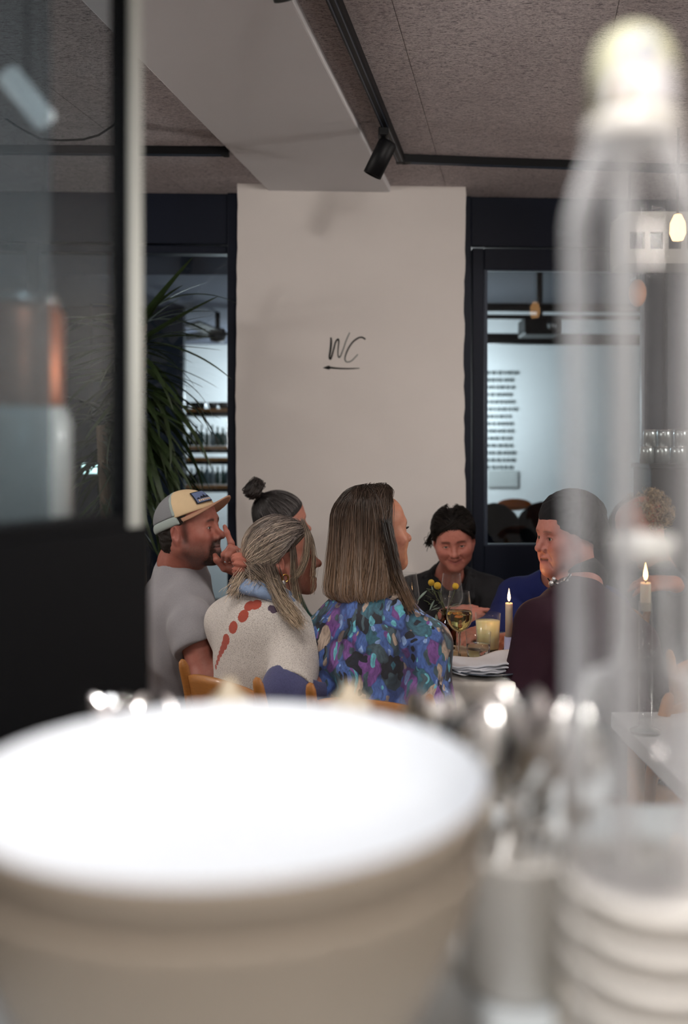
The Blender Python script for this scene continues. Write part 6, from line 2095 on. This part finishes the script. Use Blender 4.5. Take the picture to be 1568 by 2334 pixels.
# two nested stoneware bowls
M['stone_out'] = pm('beige_stoneware', srgb(150, 138, 124), 0.55, var=(30, 0.06), bump=(90, 0.1))
M['stone_in'] = pm('white_glaze', srgb(222, 226, 232), 0.55, spec=0.3)
BX, BY = -0.0635, 0.5185
for k in range(2):
    t = thing('serving_bowl', ['lower of the two wide beige bowls on the counter', 'upper of the two wide beige bowls, white inside'][k], 'bowl', (BX, BY, CT + 0.0005 + k * 0.024), group='nested serving bowls')
    zt_ = 0.1335
    outp = [(0.055, 0.0), (0.058, 0.006), (0.085, 0.024), (0.112, 0.054), (0.128, 0.088), (0.1345, 0.110), (0.1385, 0.127), (0.1400, zt_)]
    inp = [(0.1365, zt_ - 0.002), (0.128, 0.118), (0.112, 0.103), (0.08, 0.092), (0.04, 0.088), (0.0, 0.087)] if k == 1 else [(0.1372, zt_ - 0.004), (0.1345, 0.124), (0.130, 0.112), (0.116, 0.080), (0.088, 0.048), (0.060, 0.026), (0.0, 0.024)]
    MB().lathe([(0, 0)] + outp + [(0.1388, zt_ + 0.0012)], 96).build('outside', M['stone_out'], t)
    MB().lathe([(0.1388, zt_ + 0.0012)] + inp, 96).build('glazed_inside', M['stone_in'], t)


def crock(label, p, r, h, m, group=None, name='cutlery_pot'):
    t = thing(name, label, 'pot', p, group=group)
    MB().lathe([(0, 0), (r * 0.92, 0), (r, 0.006), (r, h - 0.003), (r * 1.03, h), (r * 0.93, h), (r * 0.90, 0.008), (0, 0.008)], 48).build('pot_wall', m, t)
    return t


M['cutlery'] = pm('polished_cutlery', (0.86, 0.85, 0.84), 0.13, 1.0)


def cutlery(kind, label, base, tip, tw=0.0):
    """steel spoon, fork or knife standing head up in a pot"""
    base, tip = Vector(base), Vector(tip)
    t = thing(kind, label, 'cutlery', base, group='steel cutlery in pots')
    L = (tip - base).length
    zx = (tip - base).normalized()
    yx = (Vector((0, 1, 0)) - zx * zx.y).normalized()
    q = Matrix((yx.cross(zx), yx, zx)).transposed().to_4x4() @ Matrix.Rotation(tw, 4, 'Z')
    mb = MB(); hl = L * (0.62 if kind != 'table_knife' else 0.5)
    n = 14; V = []; F_ = []
    for i in range(n + 1):
        u = i / n
        w_ = 0.0075 - 0.0045 * u; d_ = 0.0022
        V += [(w_ * math.cos(a), d_ * math.sin(a), hl * u) for a in np.linspace(0, 2 * PI, 9)[:-1]]
    for i in range(n):
        for k in range(8): a, b = i * 8 + k, i * 8 + (k + 1) % 8; F_.append((a, b, b + 8, a + 8))
    mb.add([q @ Vector(v) for v in V], F_); mb.build('shaft', M['cutlery'], t)
    if kind == 'spoon':
        V, F_ = [], []
        for lay in (0, 1):
            for i in range(13):
                u = i / 12; w_ = 0.0205 * math.sin(PI * (0.06 + 0.94 * u) ** 0.85) ** 0.7 if u < 1 else 0.001
                for k in range(9):
                    s_ = -1 + k / 4
                    V.append((w_ * s_, -0.009 * (1 - s_ * s_) * math.sin(PI * u) + lay * 0.0015, hl - 0.004 + u * (L - hl + 0.004)))
        for i in range(12):
            for k in range(8): a = i * 9 + k; F_ += [(a, a + 1, a + 10, a + 9), (117 + a, 117 + a + 9, 117 + a + 10, 117 + a + 1)]
        mb = MB().add([q @ Vector(v) for v in V], F_); mb.build('spoon_bowl', M['cutlery'], t)
    elif kind == 'fork':
        mb = MB(); mb.box(-0.011, 0.011, -0.0012, 0.0012, hl - 0.004, hl + (L - hl) * 0.45, q); mb.build('fork_head', M['cutlery'], t)
        for k in range(4):
            x = -0.0090 + 0.006 * k
            MB().tube([q @ Vector((x, 0, hl + (L - hl) * 0.42)), q @ Vector((x, -0.002, hl + (L - hl) * 0.75)), q @ Vector((x, 0.001, L))], [0.0018, 0.0016, 0.0008], 6).build('tine', M['cutlery'], t)
    else:
        mb = MB(); mb.box(-0.009, 0.008, -0.0008, 0.0008, hl - 0.004, L, q); mb.build('blade', M['cutlery'], t, bevel=0.0006)
    return t


# cutlery pot right of the bowls
c1 = at(1175, 2100, 0.60); c1.z = CT + 0.0005
crock('white ceramic pot full of cutlery right of the bowls', c1, 0.034, 0.084, M['china'])
KINDS = ('spoon', 'spoon', 'fork', 'spoon', 'spoon')


def fill_pot(c, n, px0, px1, py0, py1, d, seed, where):
    g_ = random.Random(seed)
    ordn = ['leftmost', 'second from the left', 'third from the left', 'fourth from the left', 'fifth from the left', 'sixth from the left', 'seventh from the left', 'eighth from the left', 'ninth from the left', 'tenth from the left', 'eleventh from the left', 'twelfth from the left']
    for k in range(n):
        a = 2 * PI * k / n
        kd = KINDS[k % 5]
        px = px0 + (px1 - px0) * (k + 0.5) / n + g_.uniform(-8, 8)
        py = py0 + (py1 - py0) * ((k * 5) % n) / n
        pos = 'rightmost' if k == n - 1 else ordn[k]
        cutlery(kd, '%s of the cutlery in the %s' % (kd.replace('_', ' ') + ', ' + pos, where), c + Vector((0.018 * math.cos(a), 0.018 * math.sin(a), 0.010)), at(px, py, d + 0.035 * math.sin(a)), g_.uniform(-0.7, 0.7))


fill_pot(c1, 12, 1120, 1345, 1560, 1690, 0.60, 2, 'white pot')
# pots behind the bowls, tips showing over the rim
c2 = at(290, 1800, 0.78); c2.z = CT + 0.0005
crock('cream pot of cutlery behind the left of the bowls', c2, 0.038, 0.10, M['cream_china'])
fill_pot(c2, 5, 190, 400, 1585, 1625, 0.78, 3, 'left pot behind the bowls')
c3 = at(1020, 1800, 0.76); c3.z = CT + 0.0005
crock('cream pot of cutlery behind the right of the bowls', c3, 0.036, 0.10, M['cream_china'])
fill_pot(c3, 7, 930, 1110, 1570, 1660, 0.76, 4, 'right pot behind the bowls')
# pepper mills behind the bowl
for k, (px, py, d) in enumerate(((522, 1548, 0.86), (797, 1556, 0.86))):
    p = at(px, py, d); top = p.z; p.z = CT + 0.0005
    t = thing('pepper_mill', ['pale wooden pepper mill behind the bowls, left', 'pale wooden pepper mill behind the bowls, right'][k], 'mill', p, group='wooden mills behind the bowls')
    h = top - p.z
    MB().lathe([(0, 0), (0.024, 0), (0.025, 0.01), (0.018, h * 0.4), (0.022, h * 0.62), (0.022, h * 0.68), (0.010, h * 0.70), (0, h * 0.70)], 28).build('mill_body', M['cream_china'], t)
    MB().lathe([(0, h * 0.705), (0.010, h * 0.705), (0.019, h * 0.77), (0.019, h * 0.86), (0.008, h * 0.93), (0.006, h), (0, h)], 28).build('mill_knob', M['cream_china'], t)

# tall clear bottle with white stopper on a stack of small plates
bp = at(1442, 1990, 0.47); sz = bp.z
n_pl = 7
ph_ = (sz - CT) / n_pl
for k in range(n_pl):
    t = thing('small_plate', 'small white plate under the tall bottle, %s of the stack' % ['lowest', 'second', 'third', 'fourth', 'fifth', 'sixth', 'topmost'][k], 'plate', (bp.x + 0.010, bp.y, CT + 0.0005 + k * ph_), group='small plates under the bottle')
    MB().lathe([(0, 0), (0.032, 0), (0.034, 0.003), (0.0425, ph_ * 0.72), (0.044, ph_ * 0.95), (0.041, ph_ * 0.97), (0.035, ph_ * 0.9), (0, ph_ * 0.9)], 52).build('plate_body', M['china'], t)
bt_ = thing('tall_bottle', 'tall clear glass bottle with a rounded white stopper', 'bottle', (bp.x, bp.y, sz - ph_ * 0.1 + 0.001))
k = 0.47 / F_PX
zf = lambda py: (1990 - py) * k
r = 150 * k
op = [(0.0, 0.0), (r * 0.94, 0.0), (r, 0.005), (r, zf(520)), (r * 0.985, zf(490)), (r * 0.86, zf(420)), (r * 0.70, zf(345)), (r * 0.62, zf(300))]
ip = [(x - 0.0026, z) for x, z in op[3:]][::-1] + [(r - 0.003, 0.012), (0, 0.012)]
ip = [(max(x, 0), z) for x, z in ip]
M['bottle_glass'] = pane_mat('bottle_glass', (0.96, 0.97, 0.97), 0.02, 0.05, (0.86, 0.85, 0.86), 1.3, 0.55, 1.7)  # pale edges painted in for reflections of the bright surroundings
MB().lathe(op, 72).build('bottle_wall', M['bottle_glass'], bt_)
M['milky_tube'] = pane_mat('milky_tube', (0.85, 0.85, 0.86), 0.5, 0.1, (0.86, 0.85, 0.86), 0.5)  # pale tube added inside the bottle as its vertical highlight stripe
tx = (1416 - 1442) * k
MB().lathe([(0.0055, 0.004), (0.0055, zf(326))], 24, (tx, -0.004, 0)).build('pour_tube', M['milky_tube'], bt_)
MB().lathe([(0.0, zf(322)), (r * 0.70, zf(322)), (r * 0.71, zf(318)), (r * 0.71, zf(282)), (r * 0.68, zf(278)), (0, zf(278))], 48).build('neck_ring', M['china'], bt_)
MB().lathe([(0.0, zf(276)), (r * 0.62, zf(276)), (r * 0.62, zf(170)), (r * 0.58, zf(128)), (r * 0.46, zf(92)), (r * 0.25, zf(70)), (0, zf(64))], 48).build('stopper', pm('ivory_stopper', srgb(206, 204, 176), 0.5), bt_)
V, Fq = [], []
for i in range(17):
    a = -PI / 2 - 0.95 + 1.9 * i / 16
    hi_ = math.sqrt(max(0, 1 - (abs(i - 8) / 8.3) ** 2.6))
    for z, rr in ((zf(262), 0.0), (zf(262 - 100 * hi_), 0.0)): V.append(((r * 0.625 + 0.0005) * math.cos(a), (r * 0.625 + 0.0005) * math.sin(a), z))
Fq = [(2 * i, 2 * i + 2, 2 * i + 3, 2 * i + 1) for i in range(16)]
MB().add(V, Fq).build('stopper_label', pm('white_label', srgb(232, 228, 230), 0.6), bt_)
for (a, py, rr, cl) in ((-PI / 2 - 0.45, 236, 0.0040, srgb(176, 148, 92)), (-PI / 2 - 0.05, 140, 0.0045, srgb(150, 160, 200))):
    MB().ball(((r * 0.625) * math.cos(a), (r * 0.625) * math.sin(a), zf(py)), rr, 8, (1, 0.35, 1)).build('label_mark', pm('label_ink', cl, 0.7), bt_)
# carafe behind it
cf = at(1462, 2000, 0.64); cf.z = CT + 0.0005
t = thing('glass_carafe', 'clear glass carafe with a white collar behind the tall bottle', 'carafe', cf)
k2 = 0.64 / F_PX
z2 = lambda py: CAMZ - (py - CY) * k2 - cf.z
ro_ = [(0.0, 0.0), (0.052, 0.0), (0.055, 0.006), (0.055, 0.09), (0.050, 0.13), (0.036, 0.18), (0.021, z2(1520)), (0.0175, z2(1450)), (0.0175, z2(1278))]
MB().lathe(ro_, 60).build('carafe_wall', M['bottle_glass'], t)
MB().lathe([(0.016, z2(1278)), (0.0215, z2(1276)), (0.0215, z2(1220)), (0.016, z2(1216)), (0.014, z2(1220)), (0.014, z2(1276))], 48).build('collar', M['china'], t)  # white ring put in for a horizontal light reflected on the bottle
# cream cup and white mug in the lower right
cc_ = at(1362, 1950, 0.55); zr = cc_.z; cc_.z = CT + 0.0005
t = thing('cream_beaker', 'cream ceramic beaker between the cutlery pot and the bottle', 'cup', cc_)
h = zr - CT
MB().lathe([(0, 0), (0.022, 0), (0.0245, 0.006), (0.0170, h * 0.5), (0.0170, h * 0.55), (0.0185, h - 0.002), (0.0178, h), (0.0168, h - 0.002), (0.0155, h * 0.5), (0.014, 0.01), (0, 0.01)], 44).build('beaker_wall', M['cream_china'], t)
wp = at(1545, 2230, 0.42); wp.z = CT + 0.0005
t = thing('white_mug', 'white mug in the lower right corner', 'mug', (at(1530, 2200, 0.36).x, 0.36, CT + 0.0005))
MB().lathe([(0, 0), (0.034, 0), (0.037, 0.005), (0.038, 0.082), (0.0365, 0.083), (0.034, 0.08), (0.033, 0.008), (0, 0.008)], 48).build('mug_wall', M['china'], t)
MB().tube([(0.036, 0, 0.066), (0.056, 0, 0.066), (0.064, 0, 0.05), (0.060, 0, 0.03), (0.036, 0, 0.018)], 0.005, 10).build('handle', M['china'], t)

# ------------------------------------------------------------------ black cabinet with a glass screen, left foreground
CBZ = 1.323
A0 = Vector((-0.2165, 0.95, 0)); dirv = Vector((-0.078, -0.165, 0)).normalized()      # runs towards the camera, to the left
nrmv = Vector((-dirv.y, dirv.x, 0))
if nrmv.x > 0: nrmv = -nrmv                                                    # away from the room's middle
MC = Matrix(((dirv.x, nrmv.x, 0, A0.x), (dirv.y, nrmv.y, 0, A0.y), (0, 0, 1, 0), (0, 0, 0, 1)))
cab_ = thing('screen_cabinet', 'black cabinet with a glass screen in the left foreground', 'cabinet', (A0.x, A0.y, 0))
MC0 = Matrix.Translation(-A0) @ MC
M['black_panel'] = pm('black_lacquer', srgb(7, 8, 11), 0.6, spec=0.12)
MB().box(-0.026, 0.52, -0.012, 0.30, 0.0, CBZ, MC0).build('carcass', M['black_panel'], cab_, smooth=False, bevel=0.004)
MB().box(-0.012, 0.012, -0.010, 0.010, CBZ + 0.0005, 2.45, MC0).build('post', M['black_panel'], cab_, smooth=False, bevel=0.002)
M['alu'] = pm('satin_aluminium', srgb(176, 178, 172), 0.45, 0.3)
MB().box(-0.0085, 0.0085, -0.0145, -0.0102, CBZ + 0.0005, 2.45, MC0).build('edge_strip', M['alu'], cab_, smooth=False)  # bright strip put in for the reflection on the dark post
M['dusty'] = pane_mat('dusty_glass', (0.80, 0.84, 0.86), 0.004, 0.05, (0.62, 0.68, 0.70), 0.0, 0.07, 4, 0.018)  # faint reflection haze painted into the glass as diffuse colour
M['dusty2'] = pane_mat('hazy_glass', (0.66, 0.70, 0.72), 0.08, 0.12, (0.62, 0.66, 0.68), 0.0, 0.1, 4, 0.02)
MB().box(0.0125, 0.50, -0.003, 0.003, CBZ + 0.0005, 2.45, MC0).build('glass_pane', M['dusty'], cab_, smooth=False)
# second, hazier sheet of glass standing behind the first
dz = None
for i in range(400):
    u = i / 400 * 0.4
    p = MC @ Vector((u, 0.03, 0))
    if (p.x / p.y * F_PX + CX) < 113: dz = u; break
MB().box(dz, 0.50, 0.028, 0.033, CBZ + 0.0005, 2.45, MC0).build('second_pane', M['dusty2'], cab_, smooth=False)
MB().box(0.0, 0.50, -0.010, 0.04, CBZ + 0.0005, CBZ + 0.012, MC0).build('bottom_channel', M['black_panel'], cab_, smooth=False)
# canister put in for a copper pendant and white blur reflected in the glass
cn = at(52, 1190, 0.98)
t = thing('canister', 'white canister with a tall copper lid behind the glass screen', 'canister', (cn.x, 0.98, CBZ + 0.0005))
M['copper'] = pm('copper', srgb(196, 120, 88), 0.35, 0.7)
k3 = 0.98 / F_PX
zq = lambda py: CAMZ - (py - CY) * k3 - CBZ
MB().lathe([(0, 0), (0.046, 0), (0.049, 0.004), (0.049, zq(965)), (0.044, zq(930)), (0, zq(930))], 44).build('jar_body', M['china'], t)
MB().lathe([(0, zq(928)), (0.040, zq(928)), (0.041, zq(915)), (0.041, zq(720)), (0.036, zq(700)), (0.030, zq(698)), (0, zq(698))], 44).build('lid', M['copper'], t)
MB().lathe([(0, zq(697)), (0.036, zq(697)), (0.037, zq(690)), (0.034, zq(676)), (0, zq(672))], 36).build('lid_cap', M['steel'], t)
# glowing rod put in for a lamp's reflection in the glass screen
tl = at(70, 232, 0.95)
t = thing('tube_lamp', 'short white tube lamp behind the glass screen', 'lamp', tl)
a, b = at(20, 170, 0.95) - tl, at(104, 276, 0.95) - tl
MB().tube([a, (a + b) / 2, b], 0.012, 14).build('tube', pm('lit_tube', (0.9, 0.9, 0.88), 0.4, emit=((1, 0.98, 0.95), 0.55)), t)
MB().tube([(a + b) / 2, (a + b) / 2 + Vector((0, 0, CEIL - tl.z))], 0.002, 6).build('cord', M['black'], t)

# ------------------------------------------------------------------ render bounces
try:
    cy = S.cycles
    cy.max_bounces = 8; cy.diffuse_bounces = 3; cy.glossy_bounces = 4; cy.transmission_bounces = 8; cy.transparent_max_bounces = 12
    cy.use_adaptive_sampling = True
    cy.adaptive_threshold = 0.1
    cy.adaptive_min_samples = 20
except Exception:
    pass

# ------------------------------------------------------------------ pieces that belong to a part: one level deeper
def under(root, part, kids):
    ch = {}
    for c in root.children: ch.setdefault(c.name.split('.')[0], []).append(c)
    if part not in ch: return
    for k in kids:
        for c in ch.get(k, []): c.parent = ch[part][0]


under(man.root, 'cap_front_panel', ('cap_mesh_back', 'cap_edge_band', 'cap_seam', 'cap_brim', 'cap_patch_border', 'cap_patch', 'cap_patch_mountains', 'cap_patch_lettering'))
under(man.root, 't_shirt', ('neck_band',))
under(bun.root, 'hair', ('hair_base', 'hair_bun', 'hair_bun_core'))
under(blonde.root, 'hair', ('hair_base', 'ponytail', 'loose_hair', 'scrunchie'))
under(blonde.root, 'jumper', ('lower_sleeve', 'shirt_collar', 'neck_tag'))
under(blonde.root, 'earring', ())
under(centre.root, 'hair', ('hair_base', 'side_hair'))
under(front.root, 'hair', ('hair_base', 'loose_hair', 'front_hair'))
under(front.root, 'shirt', ('collar',))
under(older.root, 'jumper', ('black_collar',))
under(older.root, 'necklace_cord', ('necklace_bead',))
for o in list(bpy.data.objects):
    if o.parent is None and o.type == 'EMPTY':
        n_ = o.name.split('.')[0]
        if n_ == 'candle': under(o, 'wax_stick', ('wick', 'flame'))
        elif n_ == 'tall_bottle': under(o, 'stopper', ('stopper_label', 'label_mark'))
        elif n_ == 'wine_glass': under(o, 'bowl', ('rim',))
        elif n_ == 'canister': under(o, 'lid', ('lid_cap',))
        elif n_ == 'track_spotlight': under(o, 'barrel', ('lens',))
        elif n_ == 'light_track': under(o, 'rail', ('slot_edge', 'end_cap'))
        elif n_ == 'projector': under(o, 'housing', ('lens',))
        elif n_ == 'bar_shelf': under(o, 'upright', ())
        elif n_ == 'fork': under(o, 'fork_head', ('tine',))
